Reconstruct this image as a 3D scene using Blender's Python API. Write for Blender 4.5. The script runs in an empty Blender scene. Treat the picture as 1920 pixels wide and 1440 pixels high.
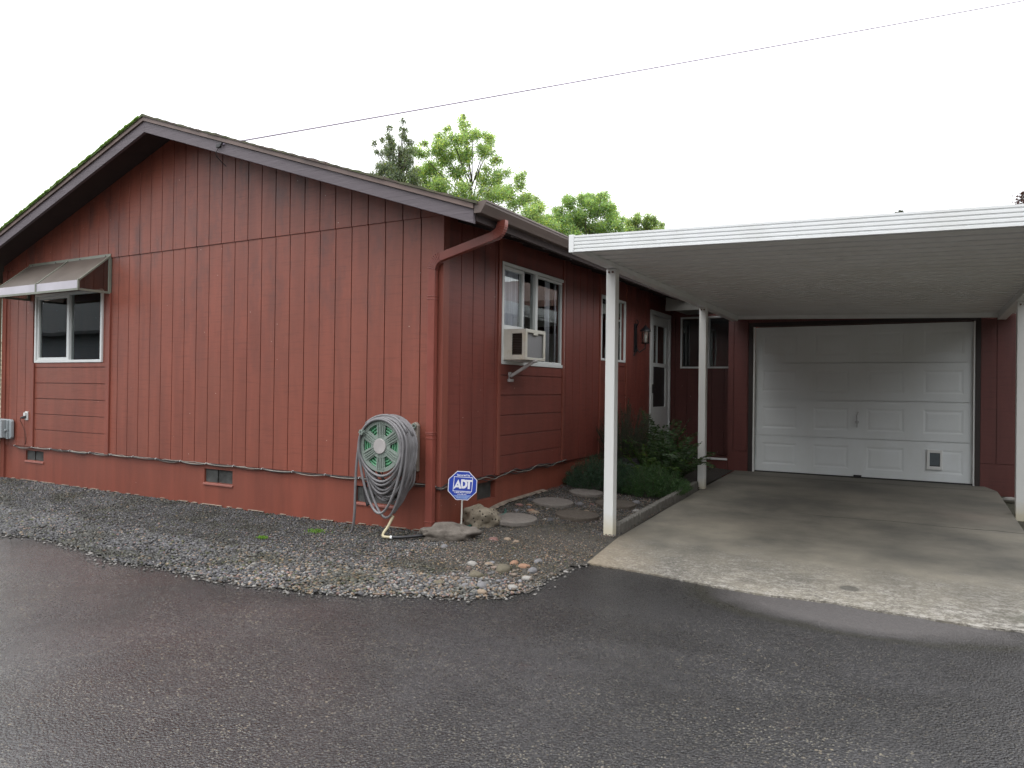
import bpy, bmesh, math, random
from mathutils import noise as Nz
import numpy as np
from mathutils import Vector, Matrix
S = bpy.context.scene
COL = S.collection
rad = math.radians
# ------------------------------------------------------------ camera
CAM = Vector((3.66, -5.237, 1.253))
RT = Vector((0.8712, 0.4908, 0.01264)); FW = Vector((-0.4906, 0.8714, 0.0055))
RT = (RT - FW * (RT.dot(FW) / FW.dot(FW))).normalized(); FW.normalize(); UP = RT.cross(FW)
cd = bpy.data.cameras.new("camera"); cam = bpy.data.objects.new("camera", cd); COL.objects.link(cam)
M = Matrix((RT, UP, -FW)).transposed().to_4x4(); M.translation = CAM
cam.matrix_world = M
cd.sensor_fit = 'HORIZONTAL'; cd.sensor_width = 36.0; cd.lens = 36.0 * 1356.2 / 1920.0
cd.clip_start = 0.05; cd.clip_end = 2000
S.camera = cam
FP = 1356.2
def at(px, py, depth):                    # a photo pixel at a depth along the view -> world point
    return CAM + (FW + RT * ((px - 960) / FP) - UP * ((py - 720) / FP)) * depth
# ------------------------------------------------------------ world, sun, exposure
SUN_EL, SUN_AZ = rad(60), rad(215)        # azimuth clockwise from +Y
w = bpy.data.worlds.new("World"); S.world = w; w.use_nodes = True
nt = w.node_tree; bg = nt.nodes['Background']
sky = nt.nodes.new('ShaderNodeTexSky'); sky.sky_type = 'NISHITA'; sky.sun_disc = False
sky.sun_elevation = SUN_EL; sky.sun_rotation = SUN_AZ; sky.air_density = 1.0; sky.dust_density = 3.0; sky.ozone_density = 1.0
hs = nt.nodes.new('ShaderNodeHueSaturation'); hs.inputs['Saturation'].default_value = 0.13
nt.links.new(sky.outputs[0], hs.inputs['Color'])
# an even veil of cloud over the blue: the gradient is flattened towards one white
vm = nt.nodes.new('ShaderNodeMix'); vm.data_type = 'RGBA'; vm.inputs[0].default_value = 0.85
nt.links.new(hs.outputs[0], vm.inputs[6])
wtc = nt.nodes.new('ShaderNodeTexCoord'); wsx = nt.nodes.new('ShaderNodeSeparateXYZ'); nt.links.new(wtc.outputs['Generated'], wsx.inputs[0])
wrp = nt.nodes.new('ShaderNodeMapRange'); wrp.inputs['From Min'].default_value = 0.0; wrp.inputs['From Max'].default_value = 1.0; wrp.inputs['To Min'].default_value = 10.5; wrp.inputs['To Max'].default_value = 28.0
nt.links.new(wsx.outputs[2], wrp.inputs['Value'])
wcl = nt.nodes.new('ShaderNodeVectorMath'); wcl.operation = 'SCALE'; wcl.inputs[0].default_value = (1.0, 1.01, 1.04); nt.links.new(wrp.outputs[0], wcl.inputs['Scale']); nt.links.new(wcl.outputs[0], vm.inputs[7])
nt.links.new(vm.outputs[2], bg.inputs['Color']); bg.inputs['Strength'].default_value = 0.12
sl = bpy.data.lights.new("sun", 'SUN'); sl.energy = 0.8; sl.angle = rad(25); sl.color = (1, .975, .94)
so = bpy.data.objects.new("sun", sl); COL.objects.link(so)
sd = Vector((math.sin(SUN_AZ) * math.cos(SUN_EL), math.cos(SUN_AZ) * math.cos(SUN_EL), math.sin(SUN_EL)))
so.rotation_euler = sd.to_track_quat('Z', 'Y').to_euler(); so.location = (0, -20, 30)
S.view_settings.view_transform = 'Standard'; S.view_settings.look = 'None'
S.view_settings.exposure = 0.2; S.view_settings.gamma = 1.0
S.render.engine = 'CYCLES'
S.cycles.max_bounces = 8; S.cycles.transparent_max_bounces = 12
try: S.cycles.use_denoising = True
except Exception: pass

random.seed(7); rng = np.random.default_rng(7)
# ------------------------------------------------------------ ground heights
def G(x, y):
    y = max(-8., min(8., y))
    return -.045 + .021 * y - .03 * min(1, max(0, -x / 1.5))
def sst(t):
    t = min(1, max(0, t)); return t * t * (3 - 2 * t)
def H(x, y):
    z = G(x, y)
    if 0 < x < 1.32 and y > .2: z += .09 * sst(y - .2) * max(0, min(1, 1 - x / 1.3))
    return z
# ------------------------------------------------------------ mesh helpers
class MB:
    def __init__(s): s.v = []; s.f = []
    def box(s, x0, x1, y0, y1, z0, z1, sx=0, sy=0):
        n = len(s.v)
        s.v += [(x0, y0, z0), (x1, y0, z0), (x1, y1, z0), (x0, y1, z0), (x0, y0, z1), (x1, y0, z1), (x1, y1, z1), (x0, y1, z1)]
        s.f += [tuple(n + i for i in q) for q in ((0, 3, 2, 1), (4, 5, 6, 7), (0, 1, 5, 4), (1, 2, 6, 5), (2, 3, 7, 6), (3, 0, 4, 7))]
        return s
    def hexa(s, b, t):                     # 4 bottom + 4 top points
        n = len(s.v); s.v += [tuple(p) for p in b] + [tuple(p) for p in t]
        s.f += [tuple(n + i for i in q) for q in ((0, 3, 2, 1), (4, 5, 6, 7), (0, 1, 5, 4), (1, 2, 6, 5), (2, 3, 7, 6), (3, 0, 4, 7))]
        return s
    def prism(s, poly, fn0, fn1):          # poly of 2D points, two maps to 3D
        n = len(s.v); k = len(poly)
        s.v += [tuple(fn0(*p)) for p in poly] + [tuple(fn1(*p)) for p in poly]
        s.f.append(tuple(n + i for i in reversed(range(k)))); s.f.append(tuple(n + k + i for i in range(k)))
        for i in range(k):
            j = (i + 1) % k; s.f.append((n + i, n + j, n + k + j, n + k + i))
        return s
    def quad(s, a, b, c, d):
        n = len(s.v); s.v += [tuple(a), tuple(b), tuple(c), tuple(d)]; s.f.append((n, n + 1, n + 2, n + 3)); return s
    def tube(s, pts, r, n=8, cap=True):
        pts = [Vector(p) for p in pts]; rs = r if isinstance(r, (list, tuple)) else [r] * len(pts)
        base = len(s.v); up = None
        for i, p in enumerate(pts):
            t = (pts[min(i + 1, len(pts) - 1)] - pts[max(i - 1, 0)])
            t = t.normalized() if t.length > 1e-9 else Vector((0, 0, 1))
            if up is None: up = t.orthogonal().normalized()
            up = (up - t * up.dot(t)); up = up.normalized() if up.length > 1e-6 else t.orthogonal().normalized()
            b = t.cross(up)
            for k in range(n):
                a = 2 * math.pi * k / n; s.v.append(tuple(p + (up * math.cos(a) + b * math.sin(a)) * rs[i]))
        for i in range(len(pts) - 1):
            for k in range(n):
                a = base + i * n + k; b2 = base + i * n + (k + 1) % n
                s.f.append((a, b2, b2 + n, a + n))
        if cap:
            s.f.append(tuple(base + k for k in reversed(range(n)))); e = base + (len(pts) - 1) * n
            s.f.append(tuple(e + k for k in range(n)))
        return s
    def cyl(s, a, b, r, n=16, r2=None):
        return s.tube([a, b], [r, r if r2 is None else r2], n)
    def ribbon(s, pts, w, up=(0, 0, 1)):
        pass
    def build(s, name, mat, parent=None, bevel=0, smooth=False, loc=None, seg=2):
        me = bpy.data.meshes.new(name); me.from_pydata([tuple(map(float, v)) for v in s.v], [], s.f); me.validate(); 
        bm = bmesh.new(); bm.from_mesh(me); bmesh.ops.recalc_face_normals(bm, faces=bm.faces); bm.to_mesh(me); bm.free()
        me.update()
        return link(name, me, mat, parent, bevel, smooth, loc, seg)
def link(name, me, mat, parent=None, bevel=0, smooth=False, loc=None, seg=2):
    o = bpy.data.objects.new(name, me); COL.objects.link(o)
    if mat: me.materials.append(mat)
    if smooth:
        me.polygons.foreach_set('use_smooth', [True] * len(me.polygons))
    if bevel:
        m = o.modifiers.new('bevel', 'BEVEL'); m.width = bevel; m.segments = seg; m.limit_method = 'ANGLE'
    if loc: o.location = loc
    if parent is not None:
        o.parent = parent
        if parent.type == 'EMPTY' and not loc: o.matrix_parent_inverse = Matrix.Translation(parent.location).inverted() if parent.rotation_euler[2] == 0 else Matrix.Identity(4)
    return o
def tag(o, label=None, cat=None, group=None, kind=None):
    if label: o['label'] = label
    if cat: o['category'] = cat
    if group: o['group'] = group
    if kind: o['kind'] = kind
    return o
def thing(name, loc, label, cat, group=None, rz=0):
    o = bpy.data.objects.new(name, None); COL.objects.link(o); o.location = loc; o.rotation_euler = (0, 0, rz); o.empty_display_size = .2
    return tag(o, label, cat, group)
def npmesh(name, V, F, mat, parent=None, colors=None, smooth=False):   # V (n,3), F (m,k)
    me = bpy.data.meshes.new(name); k = F.shape[1]
    me.vertices.add(len(V)); me.vertices.foreach_set('co', V.astype(np.float32).ravel())
    me.loops.add(F.size); me.loops.foreach_set('vertex_index', F.astype(np.int32).ravel())
    me.polygons.add(len(F)); me.polygons.foreach_set('loop_start', np.arange(0, F.size, k, dtype=np.int32))
    me.polygons.foreach_set('loop_total', np.full(len(F), k, dtype=np.int32))
    if smooth: me.polygons.foreach_set('use_smooth', np.ones(len(F), dtype=bool))
    me.update(calc_edges=True)
    if colors is not None:
        a = me.color_attributes.new('tint', 'FLOAT_COLOR', 'POINT'); a.data.foreach_set('color', colors.astype(np.float32).ravel())
    me.validate()
    return link(name, me, mat, parent)
def smoothp(P, n=6):
    P = [Vector(p) for p in P]; out = []
    for i in range(len(P) - 1):
        p0, p1, p2, p3 = P[max(0, i - 1)], P[i], P[i + 1], P[min(len(P) - 1, i + 2)]
        for k_ in range(n):
            t = k_ / n; out.append(.5 * ((2 * p1) + (p2 - p0) * t + (2 * p0 - 5 * p1 + 4 * p2 - p3) * t * t + (3 * p1 - p0 - 3 * p2 + p3) * t ** 3))
    out.append(P[-1]); return out
# ------------------------------------------------------------ materials
class NT:
    def __init__(s, name):
        s.m = bpy.data.materials.new(name); s.m.use_nodes = True; s.t = s.m.node_tree
        s.b = s.t.nodes['Principled BSDF']; s.out = s.t.nodes['Material Output']
        s.tc = s.t.nodes.new('ShaderNodeTexCoord')
    def n(s, typ, ins=None, **pr):
        x = s.t.nodes.new(typ)
        for k, v in pr.items(): setattr(x, k, v)
        for k, v in (ins or {}).items(): s.set(x.inputs[k], v)
        return x
    def set(s, sock, v):
        if hasattr(v, 'is_output') or isinstance(v, bpy.types.NodeSocket): s.t.links.new(v, sock)
        else:
            if isinstance(v, tuple) and len(v) == 3 and sock.type == 'RGBA': v = v + (1,)
            sock.default_value = v
    def map(s, scale=(1, 1, 1), rot=(0, 0, 0), loc=(0, 0, 0), src='Object'):
        return s.n('ShaderNodeMapping', {'Vector': s.tc.outputs[src], 'Scale': scale, 'Rotation': rot, 'Location': loc}).outputs[0]
    def noise(s, scale, vec=None, detail=4, rough=.55, dist=0):
        return s.n('ShaderNodeTexNoise', {'Vector': vec or s.tc.outputs['Object'], 'Scale': scale, 'Detail': detail, 'Roughness': rough, 'Distortion': dist}).outputs[0]
    def voro(s, scale, vec=None, out='Distance', feature='F1', rnd=1.0):
        return s.n('ShaderNodeTexVoronoi', {'Vector': vec or s.tc.outputs['Object'], 'Scale': scale, 'Randomness': rnd}, feature=feature).outputs[out]
    def ramp(s, fac, stops):
        r = s.n('ShaderNodeValToRGB', {'Fac': fac}); e = r.color_ramp.elements
        while len(e) < len(stops): e.new(.5)
        for i, (p, c) in enumerate(stops):
            e[i].position = p; e[i].color = (c, c, c, 1) if not isinstance(c, tuple) else c + (1,)
        return r.outputs[0]
    def mix(s, f, a, b, mode='MIX'):
        x = s.n('ShaderNodeMix', data_type='RGBA', blend_type=mode); s.set(x.inputs[0], f); s.set(x.inputs[6], a); s.set(x.inputs[7], b); return x.outputs[2]
    def math(s, op, a, b=0.0, c=0.0, clamp=False):
        x = s.n('ShaderNodeMath', operation=op); x.use_clamp = clamp; s.set(x.inputs[0], a); s.set(x.inputs[1], b)
        s.set(x.inputs[2], c); return x.outputs[0]
    def xyz(s): 
        x = s.n('ShaderNodeSeparateXYZ', {'Vector': s.tc.outputs['Object']}); return x.outputs
    def bump(s, h, strength=.3, dist=.01, prev=None):
        ins = {'Height': h, 'Strength': strength, 'Distance': dist}
        if prev is not None: ins['Normal'] = prev
        return s.n('ShaderNodeBump', ins).outputs[0]
    def fin(s, base=None, rough=None, normal=None, **kw):
        if base is not None: s.set(s.b.inputs['Base Color'], base)
        if rough is not None: s.set(s.b.inputs['Roughness'], rough)
        if normal is not None: s.set(s.b.inputs['Normal'], normal)
        for k, v in kw.items(): s.set(s.b.inputs[k.replace('_', ' ')], v)
        return s.m
def simple(name, col, rough=.5, var=.15, nscale=6, bump=.05, bscale=80, metallic=0., spec=None, dirt=None):
    t = NT(name); n = t.noise(nscale, detail=5)
    dark = tuple(c * (1 - var) for c in col); lite = tuple(min(1, c * (1 + var)) for c in col)
    c = t.mix(t.ramp(n, [(.3, 0.), (.7, 1.)]), dark, lite)
    if dirt:
        d = t.ramp(t.noise(nscale * .6, detail=8, rough=.7), [(.52, 0.), (.75, 1.)])
        c = t.mix(t.math('MULTIPLY', d, .6), c, dirt)
    kw = {'Metallic': metallic}
    if spec is not None: kw['Specular_IOR_Level'] = spec
    return t.fin(c, t.math('ADD', rough - .08, t.math('MULTIPLY', n, .16)), t.bump(t.noise(bscale, detail=3), bump, .005), **kw)

def siding(name, col, horiz=False, smooth=False, wallaxis='x'):
    t = NT(name)
    x = t.xyz()
    # rough sawn cross grain, long streaks of weathering, mildew patches
    fine = t.noise(1, t.map((9, 9, 150) if not smooth else (60, 60, 60)), 3, .6)
    fine2 = t.noise(1, t.map((3, 3, 46)), 3, .6)
    streak = t.noise(1, t.map((5.5, 5.5, .8)), 5, .6, .4)
    big = t.noise(.9, detail=4)
    board = t.n('ShaderNodeTexWhiteNoise', {'W': t.math('FLOOR', t.math('DIVIDE', t.math('ADD', x[0], x[1]), .2032))}, noise_dimensions='1D').outputs[0]
    c1 = t.mix(t.ramp(streak, [(.34, 0.), (.64, 1.)]), tuple(c * .84 for c in col), tuple(c * 1.12 for c in col))
    if not smooth:
        c1 = t.mix(t.math('MULTIPLY', board, .15), c1, tuple(c * .72 for c in col))
        c1 = t.mix(t.math('MULTIPLY', t.ramp(fine2, [(.52, 0.), (.72, 1.)]), .42), c1, tuple(c * .5 for c in col))
    c1 = t.mix(t.math('MULTIPLY', t.ramp(big, [(.4, 0.), (.65, 1.)]), .30), c1, (col[0] * .95, col[1] * 1.22, col[2] * 1.3))
    grime = t.ramp(t.noise(1.7, t.map((1.6, 1.6, .5), loc=(5, 5, 3)), 8, .7), [(.5, 0.), (.68, 1.)]); c1 = t.mix(t.math('MULTIPLY', grime, .22), c1, (.10, .034, .027))
    mild = t.ramp(t.noise(2.6, t.map((1, 1, .45)), 9, .75), [(.50, 0.), (.66, 1.)])
    hi = t.math('MULTIPLY', t.ramp(t.math('MULTIPLY', x[2], .3), [(.38, .1), (.80, .85)]), mild)
    c1 = t.mix(t.math('MULTIPLY', hi, .0 if smooth else .75), c1, (.075, .04, .037))
    # scattered paint flecks
    fl = t.voro(5.5, t.map((1, 1, 1), (0.3, .2, .1)), 'Distance')
    c1 = t.mix(t.ramp(fl, [(.0, 1.), (.022, 1.), (.028, 0.)]), c1, (.5, .4, .33)) if name != 'red_shade_wall' else c1
    n1 = t.bump(fine, .35 if not smooth else .25, .004)
    n2 = t.bump(streak, .15, .01, n1)
    return t.fin(c1, t.math('ADD', .36, t.math('MULTIPLY', fine, .24)), n2, Specular_IOR_Level=.5)

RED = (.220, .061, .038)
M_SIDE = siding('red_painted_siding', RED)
M_SIDE2 = siding('shaded_red_garage_siding', (.105, .028, .023))  # same siding red darkened: the carport's shade is put into the colour
M_FND = siding('red_painted_foundation', (.208, .056, .035), smooth=True)
M_TRIM = siding('red_painted_trim', (.215, .060, .040), smooth=True)
M_DSP = simple('red_brown_downspout_paint', (.215, .060, .044), .33, .12, 5, .03)
M_RAKE = None
def rake_mat():
    t = NT('weathered_brown_board')
    g = t.noise(1, t.map((3, 3, 60), (0, .32, 0)), 6, .7, .3); k = t.ramp(t.noise(1, t.map((2, 2, 26), (0, .32, 0)), 8, .8), [(.60, 0.), (.68, 1.)])
    c = t.mix(g, (.060, .050, .056), (.155, .13, .145)); c = t.mix(t.math('MULTIPLY', k, .5), c, (.03, .024, .026))
    return t.fin(c, .62, t.bump(g, .6, .006))
M_RAKE = rake_mat()
M_GUT = simple('brown_metal_gutter', (.105, .078, .066), .42, .1, 3, .02)
M_EDGE = simple('brown_roof_edge', (.15, .105, .09), .55, .2, 3, .05)
def shingle_mat():
    t = NT('mossy_asphalt_shingle'); x = t.xyz(); left = t.n('ShaderNodeMapRange', {'Value': x[0], 'From Min': -3.7, 'From Max': -3.5, 'To Min': 1., 'To Max': .3}).outputs[0]; n = t.noise(7, detail=6); g = t.voro(240, out='Color')
    c = t.mix(t.ramp(n, [(.35, 0.), (.65, 1.)]), (.055, .045, .04), (.13, .10, .085)); c = t.mix(.25, c, g, 'MULTIPLY')
    green_tint = t.ramp(t.noise(5, detail=8, rough=.7), [(.42, 0.), (.60, 1.)]); green_tint = t.math('MAXIMUM', green_tint, t.math('MULTIPLY', left, t.math('SUBTRACT', left, .35))); c = t.mix(t.math('MULTIPLY', green_tint, left), c, (.10, .17, .035))  # random moss, with the left slope greened further for the lens colour fringe
    return t.fin(c, .9, t.bump(n, .5, .01))
M_SHG = shingle_mat()
def shingle2():
    t = NT('red_brown_shingle'); br = t.n('ShaderNodeTexBrick', {'Vector': t.map((1, 1, 1)), 'Color1': (.11, .06, .048, 1), 'Color2': (.16, .085, .065, 1), 'Mortar': (.05, .03, .025, 1), 'Scale': 3.3, 'Mortar Size': .03}); 
    return t.fin(t.mix(.4, br.outputs[0], t.voro(150, out='Color'), 'MULTIPLY'), .9, t.bump(br.outputs[1], .5, .01))
M_SHG2 = shingle2()
M_DARKW = simple('dark_soffit_wood', (.035, .022, .02), .8, .2, 4, .2)
def white_al(name, col=(.70, .72, .72), rough=.38, rust=False):
    t = NT(name); n = t.noise(2.2, t.map((1, 1, .35)), 6, .65)
    c = t.mix(t.math('MULTIPLY', t.ramp(n, [(.45, 0.), (.75, 1.)]), .28), col, (col[0] * .72, col[1] * .70, col[2] * .62))
    if rust:
        x = t.xyz(); low = t.ramp(t.math('ADD', t.math('MULTIPLY', x[2], 2.6), t.math('MULTIPLY', t.noise(9, detail=5), .35)), [(.25, 1.), (.62, 0.)])
        c = t.mix(t.math('MULTIPLY', low, .55), c, (.50, .42, .22))
    return t.fin(c, t.math('ADD', rough, t.math('MULTIPLY', n, .15)), t.bump(t.noise(14, detail=2), .06, .01))
M_WHT = white_al('white_enamel_aluminium')
M_POST = white_al('white_enamel_post', (.68, .69, .67), rust=True)
M_VIN = white_al('white_vinyl', (.66, .68, .67), .35)
M_PAN = white_al('white_roof_pan', (.70, .70, .695), .5)
M_GDOOR = white_al('white_steel_door', (.66, .70, .71), .5)
M_STRIP = white_al('white_metal_strip', (.72, .73, .72), .3)
def glass_mat(name, tint=(.55, .6, .6), refl=.05):
    m = bpy.data.materials.new(name); m.use_nodes = True; t = m.node_tree
    for n in list(t.nodes):
        if n.type != 'OUTPUT_MATERIAL': t.nodes.remove(n)
    out = [n for n in t.nodes][0]
    tr = t.nodes.new('ShaderNodeBsdfTransparent'); tr.inputs[0].default_value = tint + (1,)
    gl = t.nodes.new('ShaderNodeBsdfGlossy'); gl.inputs['Roughness'].default_value = .012; gl.inputs[0].default_value = (.95, 1, .98, 1)
    fr = t.nodes.new('ShaderNodeFresnel'); fr.inputs[0].default_value = 1.5
    ad = t.nodes.new('ShaderNodeMath'); ad.operation = 'MULTIPLY_ADD'; ad.inputs[1].default_value = 1.7; ad.inputs[2].default_value = refl; ad.use_clamp = True
    nz = t.nodes.new('ShaderNodeTexNoise'); nz.inputs['Scale'].default_value = 1.3; bp = t.nodes.new('ShaderNodeBump'); bp.inputs['Strength'].default_value = .04; bp.inputs['Distance'].default_value = .05
    tc = t.nodes.new('ShaderNodeTexCoord'); t.links.new(tc.outputs['Object'], nz.inputs['Vector']); t.links.new(nz.outputs[0], bp.inputs['Height']); t.links.new(bp.outputs[0], gl.inputs['Normal'])
    mx = t.nodes.new('ShaderNodeMixShader'); t.links.new(fr.outputs[0], ad.inputs[0]); t.links.new(ad.outputs[0], mx.inputs[0])
    t.links.new(tr.outputs[0], mx.inputs[1]); t.links.new(gl.outputs[0], mx.inputs[2]); t.links.new(mx.outputs[0], out.inputs[0])
    return m
M_GLASS = glass_mat('window_glass', (.88, .93, .93), .04)
M_CURT = simple('pale_curtain_cloth', (.78, .76, .82), .9, .1, 4, .1)
M_DARK = simple('dark_interior', (.02, .021, .024), .8)
M_BLACK = simple('black_metal', (.018, .018, .02), .45)
M_RUBBER = simple('black_rubber', (.02, .02, .022), .5)
def concrete_mat():
    t = NT('worn_driveway_concrete'); x = t.xyz()
    n1 = t.noise(1.1, detail=6, rough=.6); n2 = t.noise(3.4, detail=8, rough=.7); n3 = t.noise(55, detail=4)
    c = t.mix(t.ramp(n1, [(.34, 0.), (.64, 1.)]), (.085, .080, .066), (.215, .196, .155))
    c = t.mix(t.math('MULTIPLY', t.ramp(n2, [(.5, 0.), (.72, 1.)]), .45), c, (.10, .095, .082))
    # exposed, light aggregate towards the worn front edge
    front = t.ramp(t.math('ADD', t.math('MULTIPLY', x[1], -.30), t.math('MULTIPLY', n2, .5)), [(.0, 0.), (.42, 1.)])
    agg = t.voro(80, out='Color'); ag = t.ramp(agg, [(.30, (.06, .055, .05)), (.60, (.20, .185, .16)), (.9, (.50, .47, .42))])
    chip = t.ramp(t.noise(26, t.map((1, 2.2, 1)), 6, .75), [(.47, 0.), (.62, 1.)])
    c = t.mix(t.math('MULTIPLY', front, t.math('ADD', .28, t.math('MULTIPLY', chip, .42))), c, ag)
    wht = t.ramp(t.math('ADD', t.noise(15, t.map((1, 1.3, 1), loc=(3, 1, 0)), 9, .8), t.math('MULTIPLY', x[0], .018)), [(.56, 0.), (.64, 1.)])
    c = t.mix(t.math('MULTIPLY', t.math('MULTIPLY', front, wht), .5), c, (.50, .48, .44))
    orange = t.ramp(t.math('ADD', t.math('MULTIPLY', x[0], -.5), t.math('ADD', t.math('MULTIPLY', x[1], -.4), t.math('MULTIPLY', n2, .5))), [(.0, 0.), (.0001, 0.)]) if False else t.n('ShaderNodeMapRange', {'Value': t.math('ADD', x[0], t.math('ADD', t.math('MULTIPLY', x[1], .5), t.math('MULTIPLY', n2, .5))), 'From Min': 1.6, 'From Max': 2.3, 'To Min': .55, 'To Max': 0.}).outputs[0]
    c = t.mix(orange, c, (.24, .18, .11))
    sp = t.ramp(t.voro(60, out='Distance'), [(.10, 1.), (.2, 0.)])
    c = t.mix(t.math('MULTIPLY', sp, .35), c, (.06, .055, .05))
    # stains: two round oil spots, dark damp band by the door, side margin and one crack
    def spot(cx, cy, r, soft=.5, sy=1.):
        d = t.n('ShaderNodeVectorMath', {0: t.tc.outputs['Object'], 1: (cx, cy, 0)}, operation='SUBTRACT').outputs[0]
        d = t.n('ShaderNodeVectorMath', {0: d, 1: (1, sy, 0)}, operation='MULTIPLY').outputs[0]
        l = t.n('ShaderNodeVectorMath', {0: d}, operation='LENGTH').outputs['Value']
        l = t.math('ADD', l, t.math('MULTIPLY', t.math('SUBTRACT', n2, .5), r * soft))
        return t.n('ShaderNodeMapRange', {'Value': l, 'From Min': r * (1 - soft), 'From Max': r, 'To Min': 1., 'To Max': 0.}).outputs[0]
    for cx, cy, r, so_, sy, k, colr in ((3.27, .04, .075, .3, 1, .75, (.055, .052, .045)), (2.63, -.1, .09, .5, 1, .35, (.08, .07, .06)), (1.95, 4.55, .5, .9, 1.5, .75, (.05, .048, .042)), (3.2, 4.6, .75, .95, 1.8, .5, (.055, .053, .046)),
                                    (2.7, 3.35, .45, .9, 1.3, .35, (.07, .07, .06)), (3.7, 1.4, .8, .95, 1.1, .35, (.07, .068, .06)), (4.1, 3.3, .5, .9, 1, -.3, (.28, .22, .18)), (2.1, 1.7, .8, .95, 1.2, -.4, (.30, .27, .21)), (4.3, -.12, .3, .6, 2, .6, (.07, .068, .05))):
        c = t.mix(t.math('MULTIPLY', spot(cx, cy, r, so_, sy), abs(k)), c, colr)
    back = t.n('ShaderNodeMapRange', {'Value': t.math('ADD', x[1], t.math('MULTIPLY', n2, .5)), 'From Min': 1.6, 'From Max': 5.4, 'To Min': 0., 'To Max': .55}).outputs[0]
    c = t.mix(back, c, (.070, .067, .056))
    line = t.math('ABSOLUTE', t.math('SUBTRACT', t.math('ADD', x[1], t.math('MULTIPLY', t.noise(2.5, detail=6), .16)), 2.72))
    crack = t.n('ShaderNodeMapRange', {'Value': line, 'From Min': .004, 'From Max': .014, 'To Min': 1., 'To Max': 0.}).outputs[0]
    crk = t.math('MULTIPLY', crack, t.ramp(t.math('ADD', t.math('MULTIPLY', x[0], .25), t.math('MULTIPLY', n2, .5)), [(.85, .1), (1., .85)]))
    c = t.mix(crk, c, (.03, .028, .025))
    seam = t.n('ShaderNodeMapRange', {'Value': t.math('ABSOLUTE', t.math('SUBTRACT', t.math('ADD', x[1], t.math('MULTIPLY', n2, .05)), 5.36)), 'From Min': .01, 'From Max': .03, 'To Min': .75, 'To Max': 0.}).outputs[0]
    c = t.mix(seam, c, (.035, .033, .028))
    h = t.math('ADD', t.math('MULTIPLY', n3, .3), t.math('MULTIPLY', t.math('MULTIPLY', agg, front), .8))
    return t.fin(c, .82, t.bump(t.math('SUBTRACT', h, t.math('MULTIPLY', crk, 2)), .55, .006))
M_CONC = concrete_mat()
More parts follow.
